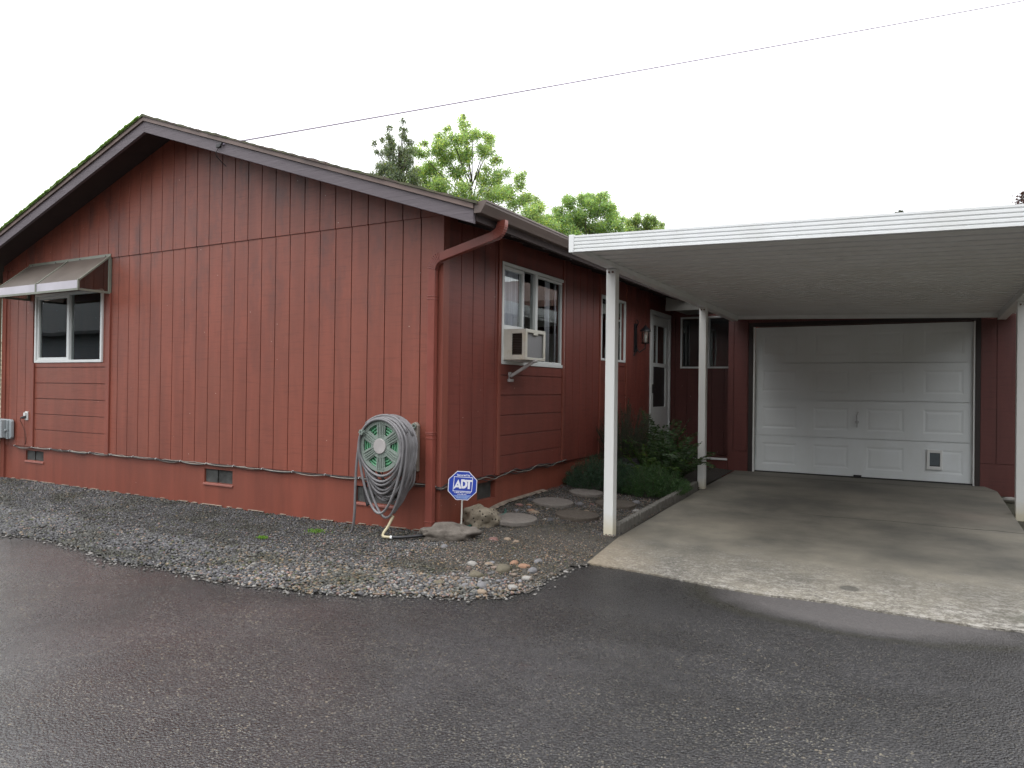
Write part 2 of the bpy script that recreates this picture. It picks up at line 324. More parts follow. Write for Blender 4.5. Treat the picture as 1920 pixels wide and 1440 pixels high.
def asphalt_mat(name='wet_asphalt'):
    t = NT(name); x = t.xyz()
    big = t.noise(.42, detail=5, rough=.6); mid = t.noise(2.3, detail=6, rough=.65)
    def dots(scale, seed, keep, lo, hi):
        v = t.n('ShaderNodeTexVoronoi', {'Vector': t.map(loc=(seed, seed * 2, 0)), 'Scale': scale}); cc = t.n('ShaderNodeSeparateColor', {0: v.outputs['Color']}).outputs
        rad_ = t.math('MULTIPLY', t.math('ADD', cc[0], .35), .34)
        d = t.n('ShaderNodeMapRange', {'Value': t.math('SUBTRACT', v.outputs['Distance'], rad_), 'From Min': -.05, 'From Max': .05, 'To Min': 1., 'To Max': 0.}).outputs[0]
        on = t.n('ShaderNodeMapRange', {'Value': cc[1], 'From Min': keep, 'From Max': keep + .08, 'To Min': 0., 'To Max': 1.}).outputs[0]
        col = t.ramp(cc[2], [(0., lo), (.7, tuple((a + b) / 2 for a, b in zip(lo, hi))), (1., hi)])
        return t.math('MULTIPLY', d, on), col, v.outputs['Distance'], cc[0]
    m1, c1, d1, r1 = dots(88., 0., .34, (.05, .046, .042), (.33, .30, .225)); m2, c2, d2, r2_ = dots(170., 3., .5, (.03, .029, .030), (.19, .175, .15)); m3, c3, d3, r3 = dots(60., 7., .86, (.08, .06, .045), (.34, .29, .20))
    fade = t.ramp(t.math('ADD', big, t.math('MULTIPLY', x[0], -.03)), [(.38, .35), (.60, 1.)])
    near = t.n('ShaderNodeMapRange', {'Value': x[1], 'From Min': -3.0, 'From Max': -1.2, 'To Min': 1., 'To Max': .5}).outputs[0]; fade = t.math('MULTIPLY', fade, near)
    c = t.mix(t.ramp(big, [(.35, 0.), (.65, 1.)]), (.0165, .0155, .0165), (.026, .0245, .026))
    g1 = t.n('ShaderNodeSeparateColor', {0: t.voro(125, out='Color')}).outputs; g2 = t.n('ShaderNodeSeparateColor', {0: t.voro(48, out='Color')}).outputs
    grain = t.ramp(t.math('ADD', t.math('MULTIPLY', g1[0], .7), t.math('MULTIPLY', g2[1], .3)), [(.12, (.006, .006, .0065)), (.5, (.019, .018, .019)), (.85, (.052, .049, .05)), (1., (.075, .07, .066))])
    c = t.mix(.72, c, grain)
    damp = t.ramp(t.noise(.8, t.map(loc=(2, 9, 0)), 7, .62, .5), [(.44, 0.), (.56, 1.)]); c = t.mix(t.math('MULTIPLY', damp, .5), c, (.008, .0075, .0075))
    c = t.mix(t.math('MULTIPLY', m2, t.math('MULTIPLY', fade, .8)), c, c2); c = t.mix(t.math('MULTIPLY', m1, fade), c, c1); c = t.mix(t.math('MULTIPLY', m3, fade), c, c3)
    brown = t.ramp(t.noise(3.3, t.map(loc=(4, 2, 0)), 9, .8), [(.60, 0.), (.72, 1.)]); c = t.mix(t.math('MULTIPLY', brown, .6), c, (.034, .014, .012))
    edge = t.ramp(t.math('ADD', t.math('ADD', t.math('MULTIPLY', x[1], .42), t.math('MULTIPLY', mid, .35)), .62), [(.15, 0.), (.52, 1.)])
    c = t.mix(t.math('MULTIPLY', edge, .6), c, (.0125, .012, .011))
    wet = t.math('ADD', t.math('MULTIPLY', x[0], -.10), t.math('MULTIPLY', t.math('SUBTRACT', mid, .5), .8)); wetm = t.ramp(t.math('ADD', wet, .50), [(.15, 0.), (.75, 1.)])
    rough = t.n('ShaderNodeMapRange', {'Value': wetm, 'From Min': 0., 'From Max': 1., 'To Min': .42, 'To Max': .19}).outputs[0]
    rough = t.math('ADD', rough, t.math('MULTIPLY', t.math('SUBTRACT', big, .5), .35)); rough = t.math('ADD', rough, t.math('MULTIPLY', t.math('SUBTRACT', g1[1], .5), .22)); rough = t.math('SUBTRACT', rough, t.math('MULTIPLY', damp, .12))
    seam = t.math('ABSOLUTE', t.math('SUBTRACT', t.math('ADD', t.math('ADD', x[0], t.math('MULTIPLY', x[1], .23)), t.math('MULTIPLY', mid, .10)), .28))
    sm = t.n('ShaderNodeMapRange', {'Value': seam, 'From Min': .002, 'From Max': .012, 'To Min': .6, 'To Max': 0.}).outputs[0]
    c = t.mix(sm, c, (.008, .008, .008))
    # smooth dry grey skim against the front of the slab
    dv = t.n('ShaderNodeVectorMath', {0: t.tc.outputs['Object'], 1: (3.32, -.40, 0)}, operation='SUBTRACT').outputs[0]
    dv = t.n('ShaderNodeMapping', {'Vector': dv, 'Rotation': (0, 0, .10), 'Scale': (1 / .86, 1 / .40, 0)}).outputs[0]
    dl = t.n('ShaderNodeVectorMath', {0: dv}, operation='LENGTH').outputs['Value']; dl = t.math('ADD', dl, t.math('MULTIPLY', t.math('SUBTRACT', mid, .5), .5))
    sk = t.n('ShaderNodeMapRange', {'Value': dl, 'From Min': .70, 'From Max': 1.12, 'To Min': 1., 'To Max': 0.}).outputs[0]
    c = t.mix(t.math('MULTIPLY', sk, .72), c, t.mix(t.noise(30, detail=6), (.075, .068, .066), (.125, .115, .112))); rough = t.math('ADD', rough, t.math('MULTIPLY', sk, .35), clamp=True)
    mossy = t.n('ShaderNodeMapRange', {'Value': t.math('ABSOLUTE', t.math('SUBTRACT', dl, 1.12)), 'From Min': .0, 'From Max': .16, 'To Min': .55, 'To Max': 0.}).outputs[0]
    c = t.mix(t.math('MULTIPLY', mossy, t.ramp(x[0], [(.0, 1.), (1., 1.)])), c, (.020, .019, .009))
    h = t.math('ADD', t.math('MULTIPLY', d1, -1.), t.math('ADD', t.math('MULTIPLY', r1, .5), t.math('MULTIPLY', d2, -.5)))
    h = t.math('MULTIPLY', h, t.math('SUBTRACT', 1., t.math('MULTIPLY', sk, .7)))
    film = t.math('MULTIPLY', t.math('MULTIPLY', wetm, t.ramp(t.noise(1.1, t.map(loc=(7, 1, 0)), 6, .6, .6), [(.36, .15), (.60, 1.)])), .75)
    return t.fin(c, rough, t.bump(t.math('ADD', h, t.math('MULTIPLY', g1[2], .8)), .9, .006), Specular_IOR_Level=.62, Coat_Weight=film, Coat_Roughness=.24, Coat_Normal=t.bump(t.math('ADD', g1[2], d1), .5, .004))
M_ASPH = asphalt_mat()
def soil_mat(name, a, b, sc=60):
    t = NT(name); n = t.noise(sc, detail=6, rough=.7); v = t.voro(sc * 1.2, out='Distance')
    c = t.mix(n, a, b); return t.fin(c, .95, t.bump(t.math('ADD', n, t.math('MULTIPLY', v, -.8)), .8, .015))
M_GRVB = soil_mat('gravel_bed_soil', (.03, .027, .023), (.11, .10, .085))
M_BED = soil_mat('dark_bed_soil', (.012, .010, .008), (.05, .042, .033))
M_SOIL = soil_mat('ground_soil', (.02, .022, .012), (.06, .055, .035), 12)
def tint_mat(name, rough=.75, trans=0., bump=.2, bscale=180, sheen=0):
    t = NT(name); a = t.n('ShaderNodeAttribute', attribute_name='tint'); n = t.noise(bscale, detail=3)
    c = t.mix(t.math('MULTIPLY', n, .5), a.outputs['Color'], t.mix(1., a.outputs['Color'], (.55, .55, .55), 'MULTIPLY'))
    m = t.fin(c, rough, t.bump(n, bump, .004) if bump else None)
    if trans:
        tl = t.n('ShaderNodeBsdfTranslucent', {'Color': t.mix(1., a.outputs['Color'], (1.3, 1.4, .6), 'MULTIPLY')}); mx = t.n('ShaderNodeMixShader', {0: trans})
        t.t.links.new(t.b.outputs[0], mx.inputs[1]); t.t.links.new(tl.outputs[0], mx.inputs[2]); t.t.links.new(mx.outputs[0], t.out.inputs[0])
    return m
M_PEB = tint_mat('gravel_stone', .6); M_LEAF = tint_mat('foliage', .5, .5, 0); M_FERN = tint_mat('fern_foliage', .55, .15, 0)
def rock_mat(name, a, b, pores=False, sc=9):
    t = NT(name); n = t.noise(sc, detail=9, rough=.7); n2 = t.noise(sc * 7, detail=4)
    c = t.mix(t.ramp(n, [(.3, 0.), (.7, 1.)]), a, b); c = t.mix(t.math('MULTIPLY', n2, .4), c, tuple(k * .4 for k in a))
    h = t.math('ADD', n, t.math('MULTIPLY', n2, .3))
    if pores:
        v = t.ramp(t.voro(26, out='Distance'), [(.12, 1.), (.26, 0.)]); c = t.mix(v, c, (.015, .012, .01)); h = t.math('SUBTRACT', h, t.math('MULTIPLY', v, 1.2))
    return t.fin(c, .85, t.bump(h, .8, .012))
M_ROCK = rock_mat('brown_field_stone', (.07, .058, .046), (.20, .175, .15)); M_PORE = rock_mat('tan_porous_stone', (.16, .13, .09), (.34, .30, .23), True)
M_STEP = rock_mat('grey_aggregate_paver', (.14, .125, .11), (.24, .215, .19), sc=30); M_STEPD = rock_mat('dark_aggregate_paver', (.06, .048, .036), (.12, .10, .08), sc=30)
M_EDG = rock_mat('mossy_edging_concrete', (.085, .08, .068), (.20, .19, .17), sc=14)
M_BARK = rock_mat('tree_bark', (.05, .04, .03), (.11, .09, .07), sc=8)
# ------------------------------------------------------------ rectangle cutting
def cut(rects, holes):
    out = rects
    for (a0, a1, b0, b1) in holes:
        new = []
        for (x0, x1, z0, z1) in out:
            if a1 <= x0 or a0 >= x1 or b1 <= z0 or b0 >= z1: new.append((x0, x1, z0, z1)); continue
            if a0 > x0: new.append((x0, a0, z0, z1))
            if a1 < x1: new.append((a1, x1, z0, z1))
            c0, c1 = max(x0, a0), min(x1, a1)
            if b0 > z0: new.append((c0, c1, z0, b0))
            if b1 < z1: new.append((c0, c1, b1, z1))
        out = new
    return [r for r in out if r[1] - r[0] > .002 and r[3] - r[2] > .002]
# wall boards: 'y' walls lie in a plane y=c facing -y ; 'x' walls lie in x=c facing +x
def boards(mb, face, c, rects, proud=0., thick=.012):
    for (a0, a1, z0, z1) in rects:
        z1a = z1(a0) if callable(z1) else z1; z1b = z1(a1) if callable(z1) else z1
        if face == 'y': mb.hexa([(a0, c - proud - thick, z0), (a1, c - proud - thick, z0), (a1, c - proud, z0), (a0, c - proud, z0)], [(a0, c - proud - thick, z1a), (a1, c - proud - thick, z1b), (a1, c - proud, z1b), (a0, c - proud, z1a)])
        else: mb.hexa([(c + proud, a0, z0), (c + proud + thick, a0, z0), (c + proud + thick, a1, z0), (c + proud, a1, z0)], [(c + proud, a0, z1a), (c + proud + thick, a0, z1a), (c + proud + thick, a1, z1b), (c + proud, a1, z1b)])
GR, GAPW = .2032, .009
def vboards(mb, face, c, a0, a1, g0, z0, z1, holes=(), proud=0.):
    """vertical grooved boards between a0..a1, a groove centred at g0 + k*GR"""
    k = math.floor((a0 - g0) / GR); e = [a0]
    while True:
        k += 1; g = g0 + k * GR
        if g >= a1 - .01: break
        if g > a0 + .01: e += [g - GAPW / 2, g + GAPW / 2]
    e.append(a1)
    for i in range(0, len(e) - 1, 2):
        if callable(z1): boards(mb, face, c, [(e[i], e[i + 1], z0, z1)], proud)
        else: boards(mb, face, c, cut([(e[i], e[i + 1], z0, z1)], holes), proud)
def hboards(mb, face, c, a0, a1, z0, ztop, zs, proud=0.):
    e = [z0]
    for z in zs:
        if z0 < z < ztop: e += [z - GAPW / 2, z + GAPW / 2]
    e.append(ztop)
    for i in range(0, len(e) - 1, 2): boards(mb, face, c, [(a0, a1, e[i], e[i + 1])], proud)
# ------------------------------------------------------------ setting: ground, asphalt, slab, beds
def grid(xs, ys, zf, keep=None):
    V = []; idx = {}; F = []
    def vid(i, j):
        if (i, j) not in idx: idx[(i, j)] = len(V); V.append((xs[i], ys[j], zf(xs[i], ys[j])))
        return idx[(i, j)]
    for i in range(len(xs) - 1):
        for j in range(len(ys) - 1):
            if keep is None or keep((xs[i] + xs[i + 1]) / 2, (ys[j] + ys[j + 1]) / 2): F.append((vid(i, j), vid(i + 1, j), vid(i + 1, j + 1), vid(i, j + 1)))
    return V, F
def gridobj(name, xs, ys, zf, mat, keep=None, smooth=True):
    V, F = grid(xs, ys, zf, keep); return npmesh(name, np.array(V), np.array(F), mat, smooth=smooth)
ln = lambda a, b, n: list(np.linspace(a, b, n))
xs = [-500, -150, -60] + ln(-30, 30, 41) + [60, 150, 500]
tag(gridobj('ground', xs, xs, lambda x, y: G(x, y) - .11, M_SOIL), kind='structure')
tag(gridobj('asphalt_road', ln(-30, 30, 121), ln(-22, .0, 51), lambda x, y: G(x, y) - .012, M_ASPH), kind='structure')
EDGE = [(1.505, -.217), (1.97, -.254), (2.487, -.348), (2.793, -.375), (3.20, -.33), (3.463, -.367), (3.705, -.372), (3.99, -.393), (4.153, -.36), (4.5, -.37)]
def jitter(poly, step, amp, seed=1):
    r = random.Random(seed); out = []
    for a, b in zip(poly[:-1], poly[1:]):
        n = max(1, int(math.dist(a, b) / step))
        for i in range(n):
            t = i / n; out.append((a[0] + (b[0] - a[0]) * t + r.uniform(-amp, amp), a[1] + (b[1] - a[1]) * t + r.uniform(-amp, amp)))
    out.append(poly[-1]); return out
ed = jitter(EDGE, .035, .009)
slabpoly = ed + [(4.5, 5.35), (4.38, 5.79), (1.29, 5.79), (1.31, 3.95), (1.395, .7)]
SG = lambda y: -.045 + .021 * y
mb = MB(); mb.prism(slabpoly, lambda x, y: (x, y, SG(y) - .13), lambda x, y: (x, y, SG(y)))
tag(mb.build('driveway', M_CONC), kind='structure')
GP0 = [(-12, -1.70), (-6.5, -1.72), (-5, -1.70), (-3.54, -1.81), (-2.99, -1.72), (-2.2, -1.78), (-1.74, -1.89), (-1.3, -1.82), (-.88, -1.85), (-.48, -1.88), (-.1, -1.84), (.25, -1.79), (.52, -1.67), (.92, -1.49), (1.17, -1.40),
      (1.36, -1.26), (1.45, -1.04), (1.445, -.83), (1.44, -.6), (1.45, -.37), (1.5, -.22), (1.39, .7), (1.31, 3.9), (1.3, 5.6), (0, 5.6), (0, 0), (-7.4, 0), (-12, .0)]
def jit2(poly, i0, i1):
    return poly[:i0] + jitter(poly[i0:i1], .045, .018, 9) + poly[i1:]
GP = jit2(GP0, 0, 21)
def inside(P, poly):
    x, y = P[:, 0], P[:, 1]; r = np.zeros(len(P), bool); n = len(poly)
    for i in range(n):
        x0, y0 = poly[i]; x1, y1 = poly[(i + 1) % n]
        c = ((y0 > y) != (y1 > y)) & (x < (x1 - x0) * (y - y0) / (y1 - y0 + 1e-12) + x0); r ^= c
    return r
def edged(x, y):                                   # rough distance back from the front edge of the gravel
    k = 9.
    for (a, b) in zip(GP0[2:17], GP0[3:18]):
        dx, dy = b[0] - a[0], b[1] - a[1]; t = max(0, min(1, ((x - a[0]) * dx + (y - a[1]) * dy) / (dx * dx + dy * dy))); k = min(k, math.hypot(x - a[0] - t * dx, y - a[1] - t * dy))
    return k
ins1 = lambda x, y: bool(inside(np.array([[x, y]]), GP)[0])
tag(gridobj('gravel_ground', ln(-12, 1.52, 271), ln(-1.95, .06, 41) + ln(.11, 2.3, 45), lambda x, y: (H(x, y) - .010 + .020 * min(1, max(0, edged(x, y) * 3))) if x < 1.33 else G(x, y) - .004, M_GRVB, lambda x, y: ((ins1(x, min(y, -.01)) and y < .07) if x < 0 else ins1(x, y)) or (x > 1.2 and -.26 < y)), kind='structure')
tag(gridobj('planting_bed', ln(0, 1.3, 27), ln(2.0, 5.6, 74), lambda x, y: H(x, y) + .015, M_BED, lambda x, y: ins1(x, y)), kind='structure')
# gravel stones ------------------------------------------------
def ico():
    b = bmesh.new(); bmesh.ops.create_icosphere(b, subdivisions=1, radius=1); v = np.array([tuple(p.co) for p in b.verts]); f = np.array([[q.index for q in p.verts] for p in b.faces]); b.free(); return v, f
IV, IF = ico()
def pebbles(P, size, cols):
    n = len(P); sx = size * rng.uniform(.8, 1.35, n); sy = size * rng.uniform(.6, 1., n); sz = size * rng.uniform(.4, .75, n)
    V = IV[None] * (1 + rng.uniform(-.22, .22, (n, len(IV), 1))); V = V * np.stack([sx, sy, sz], 1)[:, None, :]
    a = rng.uniform(0, 6.28, n); t = rng.normal(0, .35, n)
    ct, st = np.cos(t)[:, None], np.sin(t)[:, None]; y = V[..., 1] * ct - V[..., 2] * st; z = V[..., 1] * st + V[..., 2] * ct
    ca, sa = np.cos(a)[:, None], np.sin(a)[:, None]; X = V[..., 0] * ca - y * sa; Y = V[..., 0] * sa + y * ca
    V = np.stack([X, Y, z], -1) + P[:, None, :]
    F = IF[None] + (np.arange(n) * len(IV))[:, None, None]
    C = np.ones((n, len(IV), 4)); C[..., :3] = cols[:, None, :]
    return V.reshape(-1, 3), F.reshape(-1, 3), C.reshape(-1, 4)
def gravel(n, x0, x1, y0, y1, poly, kind):
    P = np.stack([rng.uniform(x0, x1, n), rng.uniform(y0, y1, n)], 1); P = P[inside(P, poly)]
    for (qx, qy, qr) in ((.375, .68, .20), (.385, 1.47, .20), (.815, 1.12, .20), (.90, 1.90, .205), (.43, 2.22, .18)): P = P[np.hypot(P[:, 0] - qx, P[:, 1] - qy) > qr]
    x, y = P[:, 0], P[:, 1]; n = len(P)
    u = rng.uniform(0, 1, n)
    mixr = np.clip((x + 1.6) / 2.6, 0, 1)                      # 0 dark crushed rock (left) .. 1 mixed river gravel
    frontw = np.clip((-y - .9) / .7, 0, 1)
    g = rng.beta(2, 5, n) * .17 + .022; C = np.stack([g, g * rng.uniform(.97, 1.03, n), g * rng.uniform(.95, 1.1, n)], 1)
    pale = rng.uniform(0, 1, n) < (.04 + .26 * mixr + .12 * frontw * mixr); C[pale] = (rng.uniform(.10, .26, pale.sum()))[:, None] * np.array([1, .97, .92])
    tan = rng.uniform(0, 1, n) < (.03 + .24 * mixr); C[tan] = rng.uniform(.10, .30, tan.sum())[:, None] * np.array([1, .74, .52])
    pink = rng.uniform(0, 1, n) < (.01 + .05 * mixr); C[pink] = rng.uniform(.12, .26, pink.sum())[:, None] * np.array([1, .62, .55])
    green_tint = rng.uniform(0, 1, n) < .05; C[green_tint] = rng.uniform(.04, .09, green_tint.sum())[:, None] * np.array([.9, 1, .4])  # a few mossy stones
    size = np.where(frontw > .3, rng.uniform(.009, .019, n), rng.uniform(.006, .015, n)); 
    if kind == 'bed': size = rng.uniform(.004, .012, n)
    fine_ = (x > .25) & (y > -.95) & (y < .6); size = np.where(fine_ & (rng.uniform(0, 1, n) < .85), size * .62, size); C[fine_ & (rng.uniform(0, 1, n) < .35)] *= .5; C[fine_] *= np.array([1.25, 1.2, 1.1])
    size = size * np.where(x < -3.5, 1.05, .84) * np.where(frontw > .3, 1., .86)
    pat = np.array([Nz.noise(Vector((a * 1.7, b * 2.6, 3.))) + .5 * Nz.noise(Vector((a * 5, b * 6, 8.))) for a, b in P]); C *= np.clip(.95 + .55 * pat, .42, 1.15)[:, None]
    C[:, 2] *= np.clip(1 - .35 * np.maximum(0, -pat), .6, 1)
    z = np.array([H(a, b) for a, b in P]) - .006 + .017 * np.clip(np.array([edged(a, b) for a, b in P]) * 3, 0, 1) + rng.uniform(.0, .010, n)
    if kind == 'bed': z = z + .004
    return pebbles(np.stack([x, y, z], 1), size, C)
GPs = [(p[0], p[1]) for p in GP]
parts = [gravel(84000, -8.2, 1.52, -1.95, 0, GPs, 'g'), gravel(15000, 0, 1.45, -.1, 2.5, GPs, 'bed'), gravel(3500, 0, 1.45, -1.6, .3, GPs, 'g')]
# loose stones kicked out over the asphalt edge
P = []
for a, b in zip(GP0[2:20], GP0[3:21]):
    for _ in range(int(95 * math.dist(a, b))):
        t = random.random(); d = random.gauss(0, .045); nx, ny = (b[1] - a[1]), -(b[0] - a[0]); L = math.hypot(nx, ny); P.append((a[0] + (b[0] - a[0]) * t + nx / L * d, a[1] + (b[1] - a[1]) * t + ny / L * d))
P = np.array(P); z = np.array([G(a, b) - .006 for a, b in P]); g = rng.uniform(.04, .30, len(P)); parts.append(pebbles(np.column_stack([P, z]), rng.uniform(.005, .014, len(P)), np.stack([g, g * .95, g * .88], 1)))
P = np.column_stack([rng.normal(1.0, .28, 85), rng.normal(-.90, .26, 85)]); P = np.vstack([P, np.column_stack([rng.uniform(.15, 1.3, 60), rng.uniform(.9, 2.0, 60)])]); P = P[inside(P, GPs)]
g = rng.uniform(.07, .23, len(P))[:, None]; hue = np.array([[1, .97, .93], [1, .72, .58], [1, .80, .62], [.95, .95, 1.]])[rng.integers(0, 4, len(P))]
parts.append(pebbles(np.column_stack([P, [H(a, b) + .012 for a, b in P]]), rng.uniform(.014, .028, len(P)), g * hue))
off = 0; VV, FF, CC = [], [], []
for V, F, C in parts: VV.append(V); FF.append(F + off); CC.append(C); off += len(V)
tag(npmesh('gravel', np.concatenate(VV), np.concatenate(FF), M_PEB, colors=np.concatenate(CC)), kind='stuff')
# ------------------------------------------------------------ the house
house = thing('red_house', (-3.65, 3, -.05), 'single storey red house with grooved wood siding, brown gable roof and white attached garage door', 'house')
RX, RZ, SLP = -3.64, 4.142, .335
roofz = lambda x: RZ - SLP * abs(x - RX)
WL = -7.30                                   # left end of the gable wall
under = lambda x: roofz(x) - .085
ZB, ZJ = .396, 2.776
X0G = -.2326                                 # first groove left of the corner
holes1 = [(-6.475, -5.055, 1.53, 2.37)]
mb = MB()
# backing sheet
boards(mb, 'y', .03, cut([(WL, 0, ZB - .03, ZJ)], holes1), 0, .028)
boards(mb, 'y', .03, [(WL, RX, ZJ + .001, under), (RX, 0, ZJ + .001, under)], 0, .028)
# lower boards
vboards(mb, 'y', 0, -4.84, -.1, X0G, ZB, ZJ)
vboards(mb, 'y', 0, -7.22, -6.565, X0G, ZB, ZJ)
# column under and over the window: horizontal boards between trims
hz = [.63 + .2032 * i for i in range(5)]
hboards(mb, 'y', 0, -6.50, -4.925, ZB, 1.50, hz)
boards(mb, 'y', 0, [(-6.50, -4.925, 2.39, ZJ)])
# upper boards overlap the lower ones like a drip edge
k = 0; e = [WL]; xs_ = sorted([X0G - i * GR for i in range(0, 36)])
xs_ = [q for q in xs_ if WL + .02 < q < -.02]
for q in xs_: e += [q - GAPW / 2, q + GAPW / 2]
e.append(0.0)
for i in range(0, len(e) - 1, 2):
    a0, a1 = e[i], e[i + 1]
    if a0 < RX < a1: boards(mb, 'y', 0, [(a0, RX, ZJ - .012, under), (RX, a1, ZJ - .012, under)], .010)
    else: boards(mb, 'y', 0, [(a0, a1, ZJ - .012, under)], .010)
gw = mb.build('gable_wall', M_SIDE, house, bevel=.0015, seg=1)
for q_ in ((-4.92, -4.845, -.030, -.0005, ZB - .01, 2.34), (-6.56, -6.505, -.030, -.0005, ZB - .01, 1.50), (-.095, .022, -.022, 0, ZB - .02, ZJ - .014), (0, .022, .0005, .07, ZB - .02, 2.86), (WL - .02, WL + .075, -.026, -.0005, -.08, ZJ - .014)):
    MB().box(*q_).build('trim_board', M_TRIM, house, bevel=.002)
# side wall x = 0, y 0 .. 6.65
holes2 = [(1.045, 2.445, 1.525, 2.49), (3.635, 4.47, 1.66, 2.47), (5.66, 6.60, .25, 2.44)]
ZT = 2.86
mb = MB()
boards(mb, 'x', -.03, cut([(0.03, 6.68, ZB - .03, ZT)], holes2), 0, .028)
vboards(mb, 'x', 0, .072, .935, .4814, ZB, ZT)
hboards(mb, 'x', 0, .995, 2.425, ZB, 1.49, [.57 + .2032 * i for i in range(5)]); boards(mb, 'x', 0, [(.995, 2.425, 2.53, ZT)])
vboards(mb, 'x', 0, 2.475, 3.545, 2.9377 - GR * 2, ZB, ZT)
hboards(mb, 'x', 0, 3.585, 4.52, ZB, 1.63, [.76 + .2032 * i for i in range(5)]); boards(mb, 'x', 0, [(3.585, 4.52, 2.50, ZT)])
vboards(mb, 'x', 0, 4.56, 5.585, 4.76, ZB, ZT); boards(mb, 'x', 0, [(5.585, 6.68, 2.505, ZT)])
mb.build('side_wall', siding('shaded_red_side_siding', (.175, .044, .032)), house, bevel=.0015, seg=1)  # same red paint in a darker copy, holding this wall's shade in its colour
for a in (.937, 2.427, 3.547, 4.522): MB().box(.0005, .026, a, a + .036 + (.02 if a < 1 else 0), ZB - .01, ZT - .01).build('trim_board', M_TRIM, house, bevel=.002)
# foundation with vent openings
vents = [(-6.715, -6.285, .215, .345), (-3.12, -2.67, .19, .335), (-.96, -.50, .165, .315)]
svents = [(.62, .96, .165, .335)]
mb = MB()
boards(mb, 'y', .02, cut([(WL, .0, -.2, ZB - .002)], vents), 0, .16)     # front face at y = -.0 - ...
for o_ in range(len(mb.v)):
    x, y, z = mb.v[o_]; mb.v[o_] = (x, -.002 if y < 0 else .16, z)
mb2 = MB(); boards(mb2, 'x', -.16, cut([(.16, 5.7, -.2, ZB - .002)], svents), 0, .155)
n0 = len(mb.v); mb.v += mb2.v; mb.f += [tuple(i + n0 for i in f) for f in mb2.f]
mb.box(-.155, -.005, .0, .158, -.2, ZB - .002)
fnd = mb.build('foundation', M_FND, house)
M_VENT = simple('grey_vent_screen', (.055, .058, .055), .7, .4, 12, .3, 200)
for i, (a0, a1, z0, z1) in enumerate(vents):
    m_ = MB(); m_.box(a0, a0 + (a1 - a0) * .42, .020, .027, z0, z1); m_.box(a0 + (a1 - a0) * .42, a1, .032, .04, z0, z1)
    m_.build('foundation_vent', M_VENT, house)
    m_ = MB(); m_.hexa([(a0 - .01, -.016, z0 - .026), (a1 + .01, -.016, z0 - .026), (a1 + .01, -.003, z0 - .026), (a0 - .01, -.003, z0 - .026)], [(a0 - .01, -.012, z0 - .012), (a1 + .01, -.012, z0 - .012), (a1 + .01, -.003, z0 - .004), (a0 - .01, -.003, z0 - .004)])
    m_.build('vent_sill', M_TRIM, house)
m_ = MB(); m_.box(-.07, -.06, .62, .96, .165, .335); m_.build('foundation_vent', M_VENT, house)
# pale bare concrete footing along the base
def strip(name, pts, w, z, mat, axis):
    m = MB(); r = random.Random(4)
    for a, b in zip(pts[:-1], pts[1:]):
        k_ = .05 if r.random() < .5 else 1.
        if axis == 'y': m.quad((a, -.004 - w * r.uniform(.3, 1) * k_, z(a) - .03 * (1 - k_)), (b, -.004 - w * r.uniform(.3, 1) * k_, z(b) - .03 * (1 - k_)), (b, .02, z(b) + .012), (a, .02, z(a) + .012))
        else: m.quad((.0 + w * r.uniform(.5, 1), a, z(a)), (w * r.uniform(.5, 1), b, z(b)), (-.02, b, z(b) + .015), (-.02, a, z(a) + .015))
    return m.build(name, mat, house)
M_FOOT = simple('bare_footing_concrete', (.19, .155, .12), .9, .3, 20, .3)
strip('footing', ln(-7.2, -.12, 90), .022, lambda x: H(x, -.02) + .026, M_FOOT, 'y')
strip('footing', ln(.25, 2.0, 30), .075, lambda y: H(.03, y) + .03, M_FOOT, 'x')
# ---- roof
YF, YB = -.42, 9.6
mb = MB()
for sgn in (1, -1):
    xe = RX + sgn * 4.225
    P0 = [(RX, RZ - .02), (xe, roofz(xe) - .02), (xe, roofz(xe) - .062), (RX, RZ - .062)]
    mb.prism(P0, lambda x, z: (x, YF - .018, z), lambda x, z: (x, YB, z))
mb.build('roof_deck', M_EDGE, house)
mb = MB()
for sgn in (1, -1):
    xe = RX + sgn * 4.20
    P0 = [(RX, RZ - .064), (xe, roofz(xe) - .064), (xe, roofz(xe) - .080), (RX, RZ - .080)]
    mb.prism(P0, lambda x, z: (x, YF + .036, z), lambda x, z: (x, YB - .05, z))
for i in range(12):                              # rafter tails under the eave
    y = .2 + i * .61
    mb.prism([(.02, roofz(.02) - .082), (.57, roofz(.57) - .082), (.57, roofz(.57) - .17), (.02, roofz(.02) - .17)], lambda x, z: (x, y, z), lambda x, z: (x, y + .04, z))
mb.build('soffit', M_DARKW, house)
mb = MB(); r_ = random.Random(11)                 # shingle courses, butt edges ragged
for sgn in (1, -1):
    u = 0.0; L = 4.25 / math.cos(math.atan(SLP))
    ca, sa = math.cos(math.atan(SLP)), math.sin(math.atan(SLP))
    d = .14; nC = int(L / d)
    for i in range(nC):
        u0, u1 = i * d - .01, (i + 1) * d + .012; h0, h1 = .0, .013 + r_.uniform(-.002, .006)
        ov = .02 + r_.uniform(-.005, .008)
        pr = [(u0, -.019), (u1, -.019), (u1, -.019 + h1 + .006), (u0, -.012)]
        mp = lambda uu, hh, yy: (RX + sgn * (uu * ca), yy, RZ - uu * sa + hh)
        mb.prism(pr, lambda a, b: mp(a, b, YF - ov - .012), lambda a, b: mp(a, b, YB))
mb.prism([(-.10, -.05), (0, -.005), (.10, -.05), (.10, -.035), (0, .012), (-.10, -.035)], lambda a, b: (RX + a, YF - .03, RZ + b), lambda a, b: (RX + a, YB, RZ + b))
mb.build('roof', M_SHG, house)
M_FRINGE = simple('green_lens_fringe', (.13, .235, .035), .95, .45, 30, .4, 60)  # green tube added along the left rake to stand for a lens colour fringe
